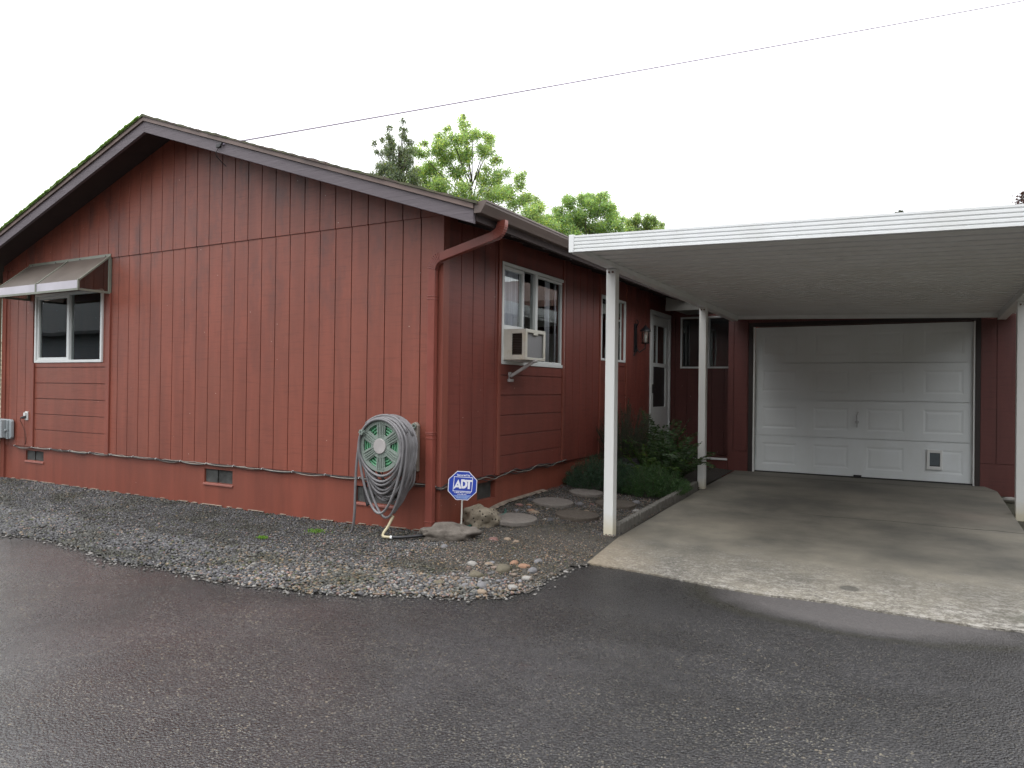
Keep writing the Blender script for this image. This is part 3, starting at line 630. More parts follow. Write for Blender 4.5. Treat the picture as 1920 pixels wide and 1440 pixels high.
for sgn, rr_, k_ in ((-1, .016, 150),):
    m_ = MB(); r9 = random.Random(6); pts = []; rs = []
    for i in range(k_): u = .06 + 4.1 * i / k_; pts.append((RX + sgn * u, YF - .030 + r9.uniform(-.006, .006), roofz(RX + sgn * u) + .004 + r9.uniform(-.003, .004))); rs.append(rr_ * r9.uniform(.7, 1.15))
    m_.tube(pts, rs, 6); m_.build('green_tint', M_FRINGE if sgn < 0 else M_SHG, house, smooth=True)
for sgn in (1, -1):
    xe = RX + sgn * 4.218; m_ = MB()
    m_.prism([(RX, RZ - .064), (xe, roofz(xe) - .064), (xe, roofz(xe) - .064 - .115), (RX, RZ - .064 - .118)], lambda x, z: (x, YF, z), lambda x, z: (x, YF + .034, z))
    m_.build('rake_board', M_RAKE, house, bevel=.003)
m_ = MB(); m_.box(.552, .585, YF + .036, 9.4, 2.575, 2.70); m_.build('eave_board', M_DARKW, house)
m_ = MB(); prof = [(.586, 2.715), (.586, 2.630), (.648, 2.630), (.662, 2.652), (.690, 2.690), (.692, 2.708), (.700, 2.708), (.700, 2.722), (.690, 2.722), (.684, 2.712), (.655, 2.665), (.644, 2.640), (.594, 2.640), (.594, 2.715)]
m_.prism(prof, lambda x, z: (x, YF - .002, z), lambda x, z: (x, 5.6, z))
m_.prism([(.586, 2.716), (.586, 2.629), (.649, 2.629), (.663, 2.651), (.701, 2.708), (.701, 2.723)], lambda x, z: (x, YF - .006, z), lambda x, z: (x, YF - .0025, z))
gut = m_.build('gutter', M_GUT, house)
# downspout: rectangular pipe with ribbed elbows
def rect_pipe(mb, pts, w, d, n=(0, -1, 0)):
    n = Vector(n); P = [Vector(p) for p in pts]; base = len(mb.v)
    for i, p in enumerate(P):
        t = (P[min(i + 1, len(P) - 1)] - P[max(0, i - 1)]).normalized(); s_ = t.cross(n).normalized()
        for a, b in ((-1, -1), (1, -1), (1, 1), (-1, 1)): mb.v.append(tuple(p + s_ * (a * w / 2) + n * (b * d / 2)))
    for i in range(len(P) - 1):
        for k_ in range(4):
            a = base + i * 4 + k_; b = base + i * 4 + (k_ + 1) % 4; mb.f.append((a, b, b + 4, a + 4))
    mb.f.append(tuple(base + q for q in (3, 2, 1, 0))); e_ = base + (len(P) - 1) * 4; mb.f.append(tuple(e_ + q for q in range(4)))
def arc(c, r, a0, a1, n, y):
    return [(c[0] + r * math.cos(rad(a0 + (a1 - a0) * i / n)), y, c[1] + r * math.sin(rad(a0 + (a1 - a0) * i / n))) for i in range(n + 1)]
m_ = MB(); yd = -.062
low = [(-.062, yd, -.035), (-.062, yd, 2.27)]
el1 = arc((.058, 2.27), .12, 180, 107, 9, yd)
el2 = arc((.545, 2.615), .105, -73, 0, 9, yd - .02); 
rect_pipe(m_, low + el1[1:], .074, .052)
for k_ in range(1, 9): 
    rect_pipe(m_, [el1[k_], tuple(Vector(el1[k_]) + (Vector(el1[k_ + 1]) - Vector(el1[k_])) * .35)], .089, .066)
rect_pipe(m_, [el1[-1], el2[0]], .074, .052)
rect_pipe(m_, el2 + [(el2[-1][0], el2[-1][1], 2.635)], .076, .054)
for k_ in range(0, 8): 
    rect_pipe(m_, [el2[k_], tuple(Vector(el2[k_]) + (Vector(el2[k_ + 1]) - Vector(el2[k_])) * .35)], .083, .060)
for z in (2.02, 2.045, .835, .85, .80, .07): rect_pipe(m_, [(-.062, yd, z), (-.062, yd, z + .008)], .083, .060)
for p_, q_ in (((-.1, -.03), (-.024, -.03)),): pass
m_.build('downspout', M_DSP, house, bevel=.004)
# ---- windows
def window(name, face, c, a0, a1, z0, z1, fw=.03, mull=(), sashes=(), label=None, curtains=(), fr_mat=None, depth=.05):
    fr_mat = fr_mat or M_VIN
    def bx(mb, u0, u1, w0, w1, d0, d1):                       # d: outwards positive
        if face == 'y': mb.box(u0, u1, c - d1, c - d0, w0, w1)
        else: mb.box(c + d0, c + d1, u0, u1, w0, w1)
    mb = MB(); o1 = .022
    bx(mb, a0, a1, z0, z0 + fw, -depth, o1); bx(mb, a0, a1, z1 - fw, z1, -depth, o1)
    bx(mb, a0, a0 + fw, z0 + fw, z1 - fw, -depth, o1); bx(mb, a1 - fw, a1, z0 + fw, z1 - fw, -depth, o1)
    for m0, m1 in mull: bx(mb, m0, m1, z0 + fw, z1 - fw, -depth, o1 - .006)
    wn = mb.build(name, fr_mat, house, bevel=.003)
    if label: wn['label'] = label
    for (s0, s1, t0, t1, sw) in sashes:
        m = MB(); bx(m, s0, s1, t0, t0 + sw, -.035, .004); bx(m, s0, s1, t1 - sw, t1, -.035, .004); bx(m, s0, s0 + sw, t0 + sw, t1 - sw, -.035, .004); bx(m, s1 - sw, s1, t0 + sw, t1 - sw, -.035, .004)
        m.build('sash', M_VIN, wn, bevel=.002)
    m = MB(); d = -.018
    def q(mb, u0, u1, w0, w1, d):
        if face == 'y': mb.quad((u0, c - d, w0), (u1, c - d, w0), (u1, c - d, w1), (u0, c - d, w1))
        else: mb.quad((c + d, u0, w0), (c + d, u1, w0), (c + d, u1, w1), (c + d, u0, w1))
    edges = sorted([a0 + fw] + [v for mm in mull for v in mm] + [a1 - fw])
    for i in range(0, len(edges) - 1, 2):
        m = MB(); q(m, edges[i], edges[i + 1], z0 + fw, z1 - fw, d); m.build('pane', M_GLASS, wn)
    for (s0, s1, colm) in curtains:
        m = MB(); n = max(4, int((s1 - s0) / .012)); 
        for i in range(n):
            u0 = s0 + (s1 - s0) * i / n; u1 = s0 + (s1 - s0) * (i + 1) / n
            f = lambda u: -.07 + .018 * math.sin(u * 95) + .008 * math.sin(u * 41)
            if face == 'y': m.quad((u0, c - f(u0), z0), (u1, c - f(u1), z0), (u1, c - f(u1), z1), (u0, c - f(u0), z1))
            else: m.quad((c + f(u0), u0, z0), (c + f(u1), u1, z0), (c + f(u1), u1, z1), (c + f(u0), u0, z1))
        m.build('curtain', colm, wn, smooth=True)
    return wn
window('window', 'y', 0, -6.515, -5.02, 1.505, 2.40, .034, [(-5.765, -5.730)], [(-6.478, -5.768, 1.541, 2.364, .032)], 'white sliding window of the gable wall')
window('window', 'x', 0, 1.012, 2.476, 1.492, 2.524, .034, [(1.735, 1.785)], [(1.05, 1.49, 1.86, 2.486, .032), (1.79, 2.44, 1.528, 2.486, .022)], 'white sliding window holding the air conditioner',
       [(1.03, 1.47, M_CURT), (1.52, 1.60, M_CURT), (2.12, 2.20, M_CURT), (2.34, 2.42, M_CURT)])
window('window', 'x', 0, 3.600, 4.505, 1.632, 2.498, .03, [(3.97, 3.995)], [], 'narrow white window behind the front carport post')
# hollow house: dark floor and partition so rooms read as dark depth
mb = MB(); mb.box(-7.1, -.15, .2, 6.4, ZB - .02, ZB + .0); mb.box(-7.1, -.2, 3.1, 3.15, ZB, 2.8); mb.box(-2.55, -2.5, .2, 3.1, ZB, 2.8); mb.box(-7.1, -.1, .14, 6.5, 2.80, 2.82); mb.box(-1.9, -1.85, 3.2, 6.4, ZB, 2.8)
mb.build('interior_wall', M_DARK, house)
# far and left walls close the volume
mb = MB(); mb.box(WL, WL + .03, .035, 9.4, -.2, ZJ + .05); mb.box(WL, -.03, 9.4, 9.45, -.2, 2.9); mb.box(-.03, -.005, 6.70, 9.4, -.2, 2.85); mb.build('rear_wall', M_SIDE, house)
# ---- entry door in the side wall
mb = MB(); y0, y1, z0, z1 = 5.605, 6.62, .24, 2.50
mb.box(-.04, .032, y0, y0 + .06, z0, z1); mb.box(-.04, .032, y1 - .05, y1, z0, z1); mb.box(-.04, .032, y0 + .06, y1 - .05, z1 - .07, z1)
mb.build('door_frame', M_VIN, house, bevel=.004)
mb = MB(); d0, d1 = 5.667, 6.568
rs = cut([(d0, d1, .25, 2.42)], [(d0 + .13, d1 - .13, .98, 1.62), (d0 + .13, d1 - .13, 1.68, 2.28)])
boards(mb, 'x', -.03, rs, 0, .035); mb.box(-.028, -.012, d0 + .36, d0 + .375, 1.68, 2.28)
door = mb.build('entry_door', M_VIN, house, bevel=.003); door['label'] = 'white storm door with glass over and dark screen below'
m_ = MB(); m_.quad((-.02, d0 + .13, 1.68), (-.02, d1 - .13, 1.68), (-.02, d1 - .13, 2.28), (-.02, d0 + .13, 2.28)); m_.build('door_glass', M_GLASS, door)
m_ = MB(); m_.box(-.022, -.018, d0 + .13, d1 - .13, .98, 1.62); m_.build('door_screen', M_BLACK, door)
m_ = MB(); m_.box(.008, .022, d0 + .04, d0 + .075, 1.20, 1.34); m_.tube([(.02, d0 + .057, 1.30), (.055, d0 + .057, 1.29), (.055, d0 + .057, 1.23), (.02, d0 + .057, 1.22)], .008, 8); m_.build('door_handle', M_BLACK, door)
mb = MB(); mb.box(-.6, -.55, 5.5, 6.7, .2, 2.6); mb.build('interior_wall', M_DARK, house)
# ---- breezeway back wall, window, raised porch deck
YW, YGA = 6.66, 5.74
h4 = [(.215, 1.095, 1.645, 2.435)]
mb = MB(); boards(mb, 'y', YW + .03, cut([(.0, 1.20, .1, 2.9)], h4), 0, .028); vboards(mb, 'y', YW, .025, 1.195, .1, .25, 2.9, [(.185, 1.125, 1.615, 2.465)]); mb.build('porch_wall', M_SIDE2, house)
window('window', 'y', YW, .185, 1.125, 1.615, 2.465, .028, [(.64, .665)], [], 'white window in the recessed porch wall', [(1.0, 1.08, M_CURT)])
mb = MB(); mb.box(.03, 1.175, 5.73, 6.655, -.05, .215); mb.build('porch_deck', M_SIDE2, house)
mb = MB(); mb.box(.03, 1.176, 5.715, 5.745, .216, .245); mb.build('deck_edge', M_STRIP, house, bevel=.004)
mb = MB(); mb.box(-.02, 1.2, 6.9, 6.95, .2, 2.8); mb.build('interior_wall', M_DARK, house)
# ---- garage
GX0, GX1 = 1.18, 6.2
hg = [(1.535, 4.285, -.2, 2.19)]
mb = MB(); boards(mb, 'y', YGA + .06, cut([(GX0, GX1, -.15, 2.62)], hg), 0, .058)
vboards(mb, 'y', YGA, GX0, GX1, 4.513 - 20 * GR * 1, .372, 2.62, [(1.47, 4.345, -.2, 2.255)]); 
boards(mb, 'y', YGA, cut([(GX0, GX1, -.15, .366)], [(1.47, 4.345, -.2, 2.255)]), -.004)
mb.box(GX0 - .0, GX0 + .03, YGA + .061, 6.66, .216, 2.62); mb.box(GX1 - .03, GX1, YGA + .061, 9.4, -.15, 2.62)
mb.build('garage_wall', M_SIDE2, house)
M_JAMB = simple('dark_jamb', (.022, .015, .014), .6)
mb = MB(); mb.box(1.475, 1.533, YGA - .016, YGA + .058, .03, 2.25); mb.box(4.287, 4.342, YGA - .016, YGA + .058, .03, 2.25); mb.box(1.533, 4.287, YGA - .016, YGA + .058, 2.192, 2.25); mb.build('door_jamb', M_JAMB, house)
# panelled sectional door
mb = MB(); YD = YGA + .045; x0, x1 = 1.56, 4.265; zb_, zt_ = .092, 2.185; sh = (zt_ - zb_) / 4; pw = (x1 - x0) / 4
for i in range(4):
    za, zc = zb_ + i * sh + .003, zb_ + (i + 1) * sh - .003
    holes = []
    for j in range(4):
        pa, pb = x0 + j * pw + .12 - (.02 if j == 0 else 0), x0 + (j + 1) * pw - .10; holes.append((pa, pb, za + .10, zc - .10))
    boards(mb, 'y', YD + .016, cut([(x0, x1, za, zc)], holes), 0, .016)
    for (pa, pb, q0, q1) in holes:                                     # sloping groove ring and raised field
        bv, dp = .026, .0042; o_ = [(pa, q0), (pb, q0), (pb, q1), (pa, q1)]; i1 = [(pa + bv, q0 + bv), (pb - bv, q0 + bv), (pb - bv, q1 - bv), (pa + bv, q1 - bv)]; b2 = 2.2 * bv
        i2 = [(pa + b2, q0 + b2), (pb - b2, q0 + b2), (pb - b2, q1 - b2), (pa + b2, q1 - b2)]
        for k_ in range(4):
            l_ = (k_ + 1) % 4
            mb.quad((o_[k_][0], YD, o_[k_][1]), (o_[l_][0], YD, o_[l_][1]), (i1[l_][0], YD + dp, i1[l_][1]), (i1[k_][0], YD + dp, i1[k_][1]))
            mb.quad((i1[k_][0], YD + dp, i1[k_][1]), (i1[l_][0], YD + dp, i1[l_][1]), (i2[l_][0], YD + .001, i2[l_][1]), (i2[k_][0], YD + .001, i2[k_][1]))
        mb.quad(*[(p[0], YD + .001, p[1]) for p in i2])
mb.box(x0 - .0, x1, YD + .03, YD + .05, zb_, zt_)
gd = mb.build('garage_door', M_GDOOR, house); gd['label'] = 'white sectional garage door with sixteen raised panels'
for q_ in ((1.536, 1.558), (4.266, 4.284)): MB().box(*q_, YGA - .004, YGA + .04, .075, 2.188).build('door_stop', M_STRIP, gd)
m_ = MB(); m_.box(1.56, 4.265, YD - .004, YD + .03, .072, .090); m_.build('weather_seal', M_RUBBER, gd)
m_ = MB(); m_.cyl((2.92, YD, .845), (2.92, YD - .03, .845), .024, 20); m_.tube([(2.92, YD - .028, .845), (2.915, YD - .034, .93), (2.932, YD - .03, .985)], .007, 8); m_.tube([(2.92, YD - .028, .845), (2.92, YD - .034, .77)], .009, 8)
m_.build('handle', simple('grey_metal_handle', (.40, .41, .42), .35), gd)
m_ = MB(); m_.box(2.88, 2.98, YD - .03, YD - .002, .095, .118); m_.build('lift_handle', M_BLACK, gd, bevel=.004)
mb = MB(); boards(mb, 'y', YD - .001, cut([(3.755, 3.935, .25, .51)], [(3.787, 3.905, .292, .470)]), 0, .02); pdr = mb.build('pet_door', M_VIN, gd, bevel=.003)
M_FLAP = simple('grey_plastic_flap', (.10, .125, .14), .3)
m_ = MB(); m_.box(3.787, 3.905, YD - .008, YD - .004, .292, .470); m_.build('flap', M_FLAP, pdr)
m_ = MB(); m_.box(3.79, 3.90, YD - .014, YD - .0085, .292, .303); m_.build('magnet_strip', M_BLACK, pdr)
# garage roof (seen reflected in the side window)
mb = MB(); mb.prism([(5.35, 2.60), (9.2, 3.62), (9.2, 3.70), (5.35, 2.70)], lambda y, z: (.72, y, z), lambda y, z: (6.5, y, z)); mb.prism([(9.2, 3.62), (12.8, 2.62), (12.8, 2.70), (9.2, 3.70)], lambda y, z: (.72, y, z), lambda y, z: (6.5, y, z)); mb.build('garage_roof', M_SHG2, house)
mb = MB(); mb.box(.72, .9, 9.5, 12.6, -.15, 2.7); mb.box(GX1 - .03, GX1, 9.401, 12.5, -.15, 2.62); mb.box(.9, GX1, 12.5, 12.55, -.15, 2.62); mb.build('rear_wall', M_SIDE, house)
# ------------------------------------------------------------ carport
cp = thing('carport', (3.0, 2.8, 0), 'white aluminium carport with ribbed fascia over the concrete driveway', 'carport')
CT = lambda x: -.028 * (x - 1.26)                    # roof falls to the right
CX0, CX1, CY0, CY1 = 1.265, 4.74, -.08, 5.56
mb = MB()                                            # corrugated pans with ribs running along x
prof = []; y = CY0 + .012
while y < CY1 - .02:
    prof += [(y, 0), (y + .125, 0), (y + .132, .045), (y + .176, .045), (y + .183, 0)]; y += .19
n = len(prof)
for xi, x in enumerate((CX0 + .02, CX1 - .02)):
    for (yy, zz) in prof: mb.v.append((x, yy, 2.352 + zz + CT(x)))
for i in range(n - 1): mb.f.append((i, i + 1, n + i + 1, n + i))
pan = mb.build('roof_pan', M_PAN, cp)
sm_ = pan.modifiers.new('thick', 'SOLIDIFY'); sm_.thickness = .002
def ribbed(mb, a, b, plane, out):                     # fascia with horizontal ribs between x=a..b (plane y) or y=a..b (plane x)
    prof = [(0, .0), (.016, .0), (.019, -.006), (.026, -.006), (.029, 0), (.044, 0), (.047, -.006), (.054, -.006), (.057, 0), (.072, 0), (.075, -.006), (.082, -.006), (.085, 0), (.100, 0), (.103, -.006), (.110, -.006), (.113, 0), (.128, 0), (.128, -.03), (0, -.03)]
    f0 = lambda z, d: ((a, plane - (d + .006), 2.324 + z + CT(a)) if out == 'y' else (plane - (d + .006), a, 2.324 + z + CT(plane)))
    f1 = lambda z, d: ((b, plane - (d + .006), 2.324 + z + CT(b)) if out == 'y' else (plane - (d + .006), b, 2.324 + z + CT(plane)))
    mb.prism(prof, f0, f1)
mb = MB(); ribbed(mb, CX0 + .02, CX1, CY0, 'y'); mb.build('front_fascia', M_WHT, cp)
mb = MB(); ribbed(mb, CY0 + .02, CY1, CX0, 'x'); mb.build('side_fascia', M_WHT, cp)
mb = MB(); mb.box(CX0 - .008, CX0 + .034, CY0 - .012, CY0 + .03, 2.319, 2.458); mb.build('fascia_corner', M_WHT, cp, bevel=.003)
for (bx0, bx1) in ((1.265, 1.355), (4.50, 4.59)):
    mb = MB(); a_, b_ = CT(bx0), CT(bx1)
    zlo = lambda y, x: 2.297 - .006 * (y - .7) + CT(x)
    mb.hexa([(bx0, CY0 + .03, zlo(CY0, bx0) + .012), (bx1, CY0 + .03, zlo(CY0, bx0) + .012), (bx1, CY1 - .03, zlo(CY1, bx0)), (bx0, CY1 - .03, zlo(CY1, bx0))], [(bx0, CY0 + .03, 2.350 + a_), (bx1, CY0 + .03, 2.350 + b_), (bx1, CY1 - .03, 2.350 + b_), (bx0, CY1 - .03, 2.350 + a_)])
    mb.build('side_beam', M_WHT, cp, bevel=.003)
mb = MB(); mb.hexa([(1.356, CY1 - .08, 2.296 + CT(1.36)), (4.499, CY1 - .08, 2.296 + CT(4.5)), (4.499, CY1 - .0, 2.296 + CT(4.5)), (1.356, CY1 - .0, 2.296 + CT(1.36))], [(1.356, CY1 - .08, 2.349 + CT(1.36)), (4.499, CY1 - .08, 2.349 + CT(4.5)), (4.499, CY1, 2.349 + CT(4.5)), (1.356, CY1, 2.349 + CT(1.36))]); mb.build('rear_beam', M_WHT, cp, bevel=.003)
M_BOLT = simple('rusty_bolt', (.14, .07, .04), .7, .4, 60, .2)
for (px_, py_, zb2, xo) in ((1.268, .665, -.036, 0), (1.268, 3.735, .03, 0), (4.52, .665, -.09, .0), (4.52, 3.66, -.03, .0)):
    zt2 = (2.302 if px_ < 2 else 2.302 + CT(4.5)) - .006 * (py_ - .7)
    mb = MB(); mb.box(px_, px_ + .088, py_, py_ + .088, zb2, zt2); post = mb.build('post', M_POST, cp, bevel=.006)
    for dx in (.028, .062):
        m_ = MB(); m_.cyl((px_ + dx, py_ - .0005, zt2 - .03), (px_ + dx, py_ - .009, zt2 - .03), .009, 6); m_.build('bolt', M_BOLT, post)
mb = MB(); mb.box(.30, 1.262, 5.53, 6.6, 2.50, 2.52); mb.box(.28, 1.262, 5.50, 5.529, 2.455, 2.545); mb.box(.285, 1.262, 5.506, 5.5285, 2.546, 2.66); mb.build('breezeway_cover', simple('dull_grey_cover', (.20, .195, .175), .6), cp)
# ------------------------------------------------------------ window awning
M_TAUPE = simple('taupe_awning_sheet', (.115, .095, .080), .42, .12, 5, .03); M_AWF = simple('grey_green_awning_frame', (.17, .18, .145), .4, .15, 5, .03)
M_VAL = simple('translucent_pale_valance', (.44, .42, .46), .35, .1, 3, .02)
M_SIDEP = glass_mat('tinted_awning_side', (.45, .36, .30), .02)
aw = thing('window_awning', (-5.75, -.2, 2.3), 'sloped taupe awning with grey green metal frame over the left window', 'awning')
ax0, ax1, yf, zt, zf, zb1 = -6.66, -4.846, -.40, 2.80, 2.445, 2.325
def slope(m, x0_, x1_, up_, dn): m.hexa([(x0_, yf, zf - dn), (x1_, yf, zf - dn), (x1_, -.03, zt - .02 - dn), (x0_, -.03, zt - .02 - dn)], [(x0_, yf, zf + up_), (x1_, yf, zf + up_), (x1_, -.03, zt - .02 + up_), (x0_, -.03, zt - .02 + up_)])
mid = (ax0 + ax1) / 2
for a, b in ((ax0 + .02, mid - .012), (mid + .012, ax1 - .02)):
    m_ = MB(); slope(m_, a, b, .0, .006); m_.build('sloped_panel', M_TAUPE, aw)
    m_ = MB(); m_.box(a, b, yf - .004, yf + .002, zb1 + .03, zf + .002); m_.build('valance', M_VAL, aw)
m_ = MB()
for x in (ax0, mid - .014, ax1 - .02): slope(m_, x, x + (.028 if x == mid - .014 else .02), .012, .014); m_.box(x, x + (.028 if x == mid - .014 else .02), yf - .012, yf + .008, zb1 + .028, zf + .012)
m_.box(ax0, ax1, yf - .016, yf + .01, zb1, zb1 + .027)
for x in (ax0, ax1 - .02): m_.box(x, x + .02, yf + .011, -.05, zb1, zb1 + .027); m_.box(x, x + .02, -.049, -.013, zb1, zt - .045)
m_.box(ax0, ax1, -.030, -.0225, zt - .05, zt + .012); 
m_.build('frame', M_AWF, aw, bevel=.002)
for x in (ax0 + .01, ax1 - .01):
    m_ = MB(); m_.v = [(x, yf, zb1 + .02), (x, -.04, zb1 + .02), (x, -.04, zt - .03), (x, yf, zf)]; m_.f = [(0, 1, 2, 3)]; m_.build('side_panel', M_SIDEP, aw)
for x in ln(ax0 + .1, ax1 - .1, 4): MB().cyl((x, -.0305, zt - .012), (x, -.036, zt - .012), .007, 8).build('screw', M_BLACK, aw)
# ------------------------------------------------------------ air conditioner
ac = thing('air_conditioner', (.14, 1.25, 1.5), 'cream window air conditioner with grey rear coil on an arm bracket', 'air conditioner')
M_CREAM = simple('cream_painted_metal', (.56, .545, .48), .42, .1, 7, .05, dirt=(.45, .36, .18)); M_COIL = NT('grey_fin_coil')
t = M_COIL; wv = t.n('ShaderNodeTexWave', {'Vector': t.tc.outputs['Object'], 'Scale': 60., 'Distortion': .6}, bands_direction='Z'); cr = t.ramp(t.voro(22, out='Distance'), [(.04, 1.), (.12, 0.)]); cr = t.math('MULTIPLY', cr, t.ramp(t.noise(9), [(.5, 0.), (.6, 1.)]))
M_COIL = t.fin(t.mix(cr, t.mix(wv.outputs[0], (.17, .17, .175), (.26, .26, .265)), (.55, .52, .45)), .6, t.bump(wv.outputs[0], .4, .003))
A0, A1, AX, Z0_, Z1_ = 1.045, 1.475, .275, 1.535, 1.842
mb = MB(); th = .012
mb.box(0, AX, A0, A1, Z1_ - th, Z1_); mb.box(0, AX, A0, A1, Z0_, Z0_ + th)
boardsL = cut([(0, AX, Z0_ + th, Z1_ - th)], [(.115, AX - .045, Z0_ + .05, Z1_ - .045)])
for (u0, u1, q0, q1) in boardsL: mb.box(u0, u1, A0, A0 + th, q0, q1); mb.box(u0, u1, A1 - th, A1, q0, q1)
rr = cut([(A0 + th, A1 - th, Z0_ + th, Z1_ - th)], [(A0 + .035, A1 - .04, Z0_ + .025, Z1_ - .035)])
for (u0, u1, q0, q1) in rr: mb.box(AX - th, AX, u0, u1, q0, q1)
mb.box(AX - th, AX + .001, A0 + .17, A0 + .26, Z1_ - .055, Z1_ - .034)
mb.build('casing', M_CREAM, ac, bevel=.003)
m_ = MB(); m_.box(AX - .035, AX - .02, A0 + .03, A1 - .035, Z0_ + .02, Z1_ - .03); m_.build('coil', M_COIL, ac)
m_ = MB()
for k_ in range(13): z = Z0_ + .056 + k_ * .0165; m_.hexa([(.112, A0 + .004, z), (AX - .042, A0 + .004, z), (AX - .042, A0 + .020, z + .008), (.112, A0 + .020, z + .008)], [(.112, A0 + .004, z + .003), (AX - .042, A0 + .004, z + .003), (AX - .042, A0 + .020, z + .011), (.112, A0 + .020, z + .011)])
m_.box(.105, AX - .04, A0 + .03, A0 + .034, Z0_ + .04, Z1_ - .04); m_.build('side_louvre', M_DARK if False else simple('dark_brown_louvre', (.05, .037, .03), .5), ac)
m_ = MB(); m_.box(.0, .016, 1.03, 1.495, 1.845, 1.866); m_.box(.0, .012, 1.476, 1.495, 1.53, 1.844); m_.box(-.01, .012, 1.03, 1.50, 1.515, 1.534); m_.box(.0, .20, A0 + .05, A1 - .02, Z0_ - .014, Z0_ - .001); m_.build('mounting_frame', M_VIN, ac, bevel=.002)
m_ = MB(); rect_pipe(m_, [(.275, 1.215, 1.522), (.035, 1.175, 1.372)], .03, .024, (0, -1, 0)); m_.cyl((.29, 1.19, 1.527), (.29, 1.24, 1.527), .016, 12); m_.box(.0125, .04, 1.155, 1.20, 1.37, 1.415); m_.box(.0125, .05, 1.145, 1.21, 1.315, 1.345); m_.box(.0125, .02, 1.165, 1.19, 1.346, 1.369)
m_.build('bracket', simple('pale_metal_arm', (.36, .34, .33), .4), ac, bevel=.003)
# ------------------------------------------------------------ utility box, outlet, lantern
ub = thing('utility_box', (-7.15, -.05, .5), 'small grey plastic utility box at the left end of the red wall', 'utility box')
M_UB = simple('grey_plastic', (.29, .32, .33), .45, .1, 10, .03)
ub_x0, ub_x1 = -7.345, -6.965
mb = MB(); mb.prism([(ub_x0, .485), (ub_x1 - .02, .485), (ub_x1, .505), (ub_x1, .72), (ub_x1 - .03, .745), (ub_x0, .745)], lambda x, z: (x, -.065, z), lambda x, z: (x, -.027, z)); mb.build('base', M_UB, ub, bevel=.006)
mb = MB(); mb.prism([(ub_x0 + .01, .50), (ub_x1 - .10, .50), (ub_x1 - .10, .735), (ub_x0 + .01, .735)], lambda x, z: (x, -.135, z), lambda x, z: (x, -.066, z)); mb.box(ub_x0 + .03, ub_x1 - .15, -.142, -.136, .70, .72); mb.build('cover', M_UB, ub, bevel=.014, seg=3)
m_ = MB(); m_.box(ub_x1 - .085, ub_x1 - .06, -.085, -.066, .48, .73); m_.cyl((ub_x1 - .072, -.085, .60), (ub_x1 - .072, -.11, .60), .016, 10); m_.build('latch', M_UB, ub, bevel=.003)
ot = thing('outlet', (-6.68, -.02, .8), 'white outdoor outlet with a black plug and brown cord beside the utility box', 'outlet')
m_ = MB(); m_.box(-6.705, -6.64, -.028, -.0125, .745, .86); m_.box(-6.70, -6.66, -.05, -.029, .80, .845); m_.build('plate', M_VIN, ot, bevel=.003)
m_ = MB(); m_.tube([(-6.67, -.029, .785), (-6.70, -.055, .78), (-6.725, -.07, .775)], [.016, .018, .008], 8); m_.build('plug', M_BLACK, ot, smooth=True)
m_ = MB(); m_.tube([(-6.725, -.07, .775), (-6.75, -.06, .74), (-6.73, -.035, .66), (-6.69, -.03, .59), (-6.69, -.018, .5), (-6.70, -.018, .42)], .004, 6); m_.build('cord', simple('brown_cord', (.08, .035, .025)), ot, smooth=True)
lt = thing('wall_lantern', (.1, 4.93, 1.95), 'black wall lantern with a clear glass cylinder beside the entry door', 'wall lantern')
LX, LY = .16, 4.945
m_ = MB(); m_.box(.0125, .03, 4.86, 4.96, 1.80, 2.22); m_.tube([(.03, 4.91, 1.86), (.08, 4.92, 1.80), (LX, LY, 1.86), (LX, LY, 1.93)], .010, 8); m_.tube([(.03, 4.91, 1.90), (.06, 4.87, 1.86), (.05, 4.83, 1.80), (.03, 4.82, 1.74)], .008, 8); m_.tube([(.03, 4.91, 2.16), (.07, 4.90, 2.24), (.04, 4.90, 2.28)], .008, 8); m_.build('arm', M_BLACK, lt, smooth=False)
m_ = MB(); m_.tube([(LX, LY, 2.105), (LX, LY, 2.125), (LX, LY, 2.17), (LX, LY, 2.20)], [.078, .076, .03, .006], 16); m_.build('cap', M_BLACK, lt)
m_ = MB(); m_.tube([(LX, LY, 1.925), (LX, LY, 1.94)], [.05, .068], 16); m_.build('base', M_BLACK, lt)
m_ = MB(); m_.tube([(LX, LY, 1.942), (LX, LY, 2.104)], [.052, .058], 18, cap=False); m_.build('glass', glass_mat('lantern_glass', (.8, .8, .78), .12), lt, smooth=True)
m_ = MB(); m_.tube([(LX, LY, 1.943), (LX, LY, 2.03), (LX, LY, 2.06)], [.017, .019, .008], 12); m_.build('bulb', M_VIN, lt, smooth=True)
# ------------------------------------------------------------ cable bundle
cb = thing('cable_bundle', (-3.5, -.03, .39), 'bundle of sagging black and white cables tacked along the bottom of the red siding', 'cables')
M_CW = simple('weathered_white_cable', (.24, .22, .19), .6, .3, 20, 0); M_CK = simple('black_cable', (.025, .022, .022), .55, .2, 20, 0); M_CB = simple('red_brown_cable', (.13, .06, .045), .6, .2, 20, 0)
def cable(seed, mat, r, y0, x0=-6.95, x1=-.02, amp=.016, zoff=0):
    rr = random.Random(seed); P = []; x = x0; ph = rr.uniform(0, 6)
    knots = ln(x0, x1, 17); 
    for i in range(16):
        sag = rr.uniform(.004, .036); dy = rr.uniform(-.006, .006)
        for j in range(8):
            u = j / 8; P.append((knots[i] + (knots[i + 1] - knots[i]) * u, y0 + dy * math.sin(math.pi * u), .392 + zoff - sag * 4 * u * (1 - u) * .6 + .004 * math.sin(ph + x * 9)))
    P.append((x1, y0, .378 + zoff))
    m = MB(); m.tube(P, r, 6); return m.build('cable', mat, cb, smooth=True)
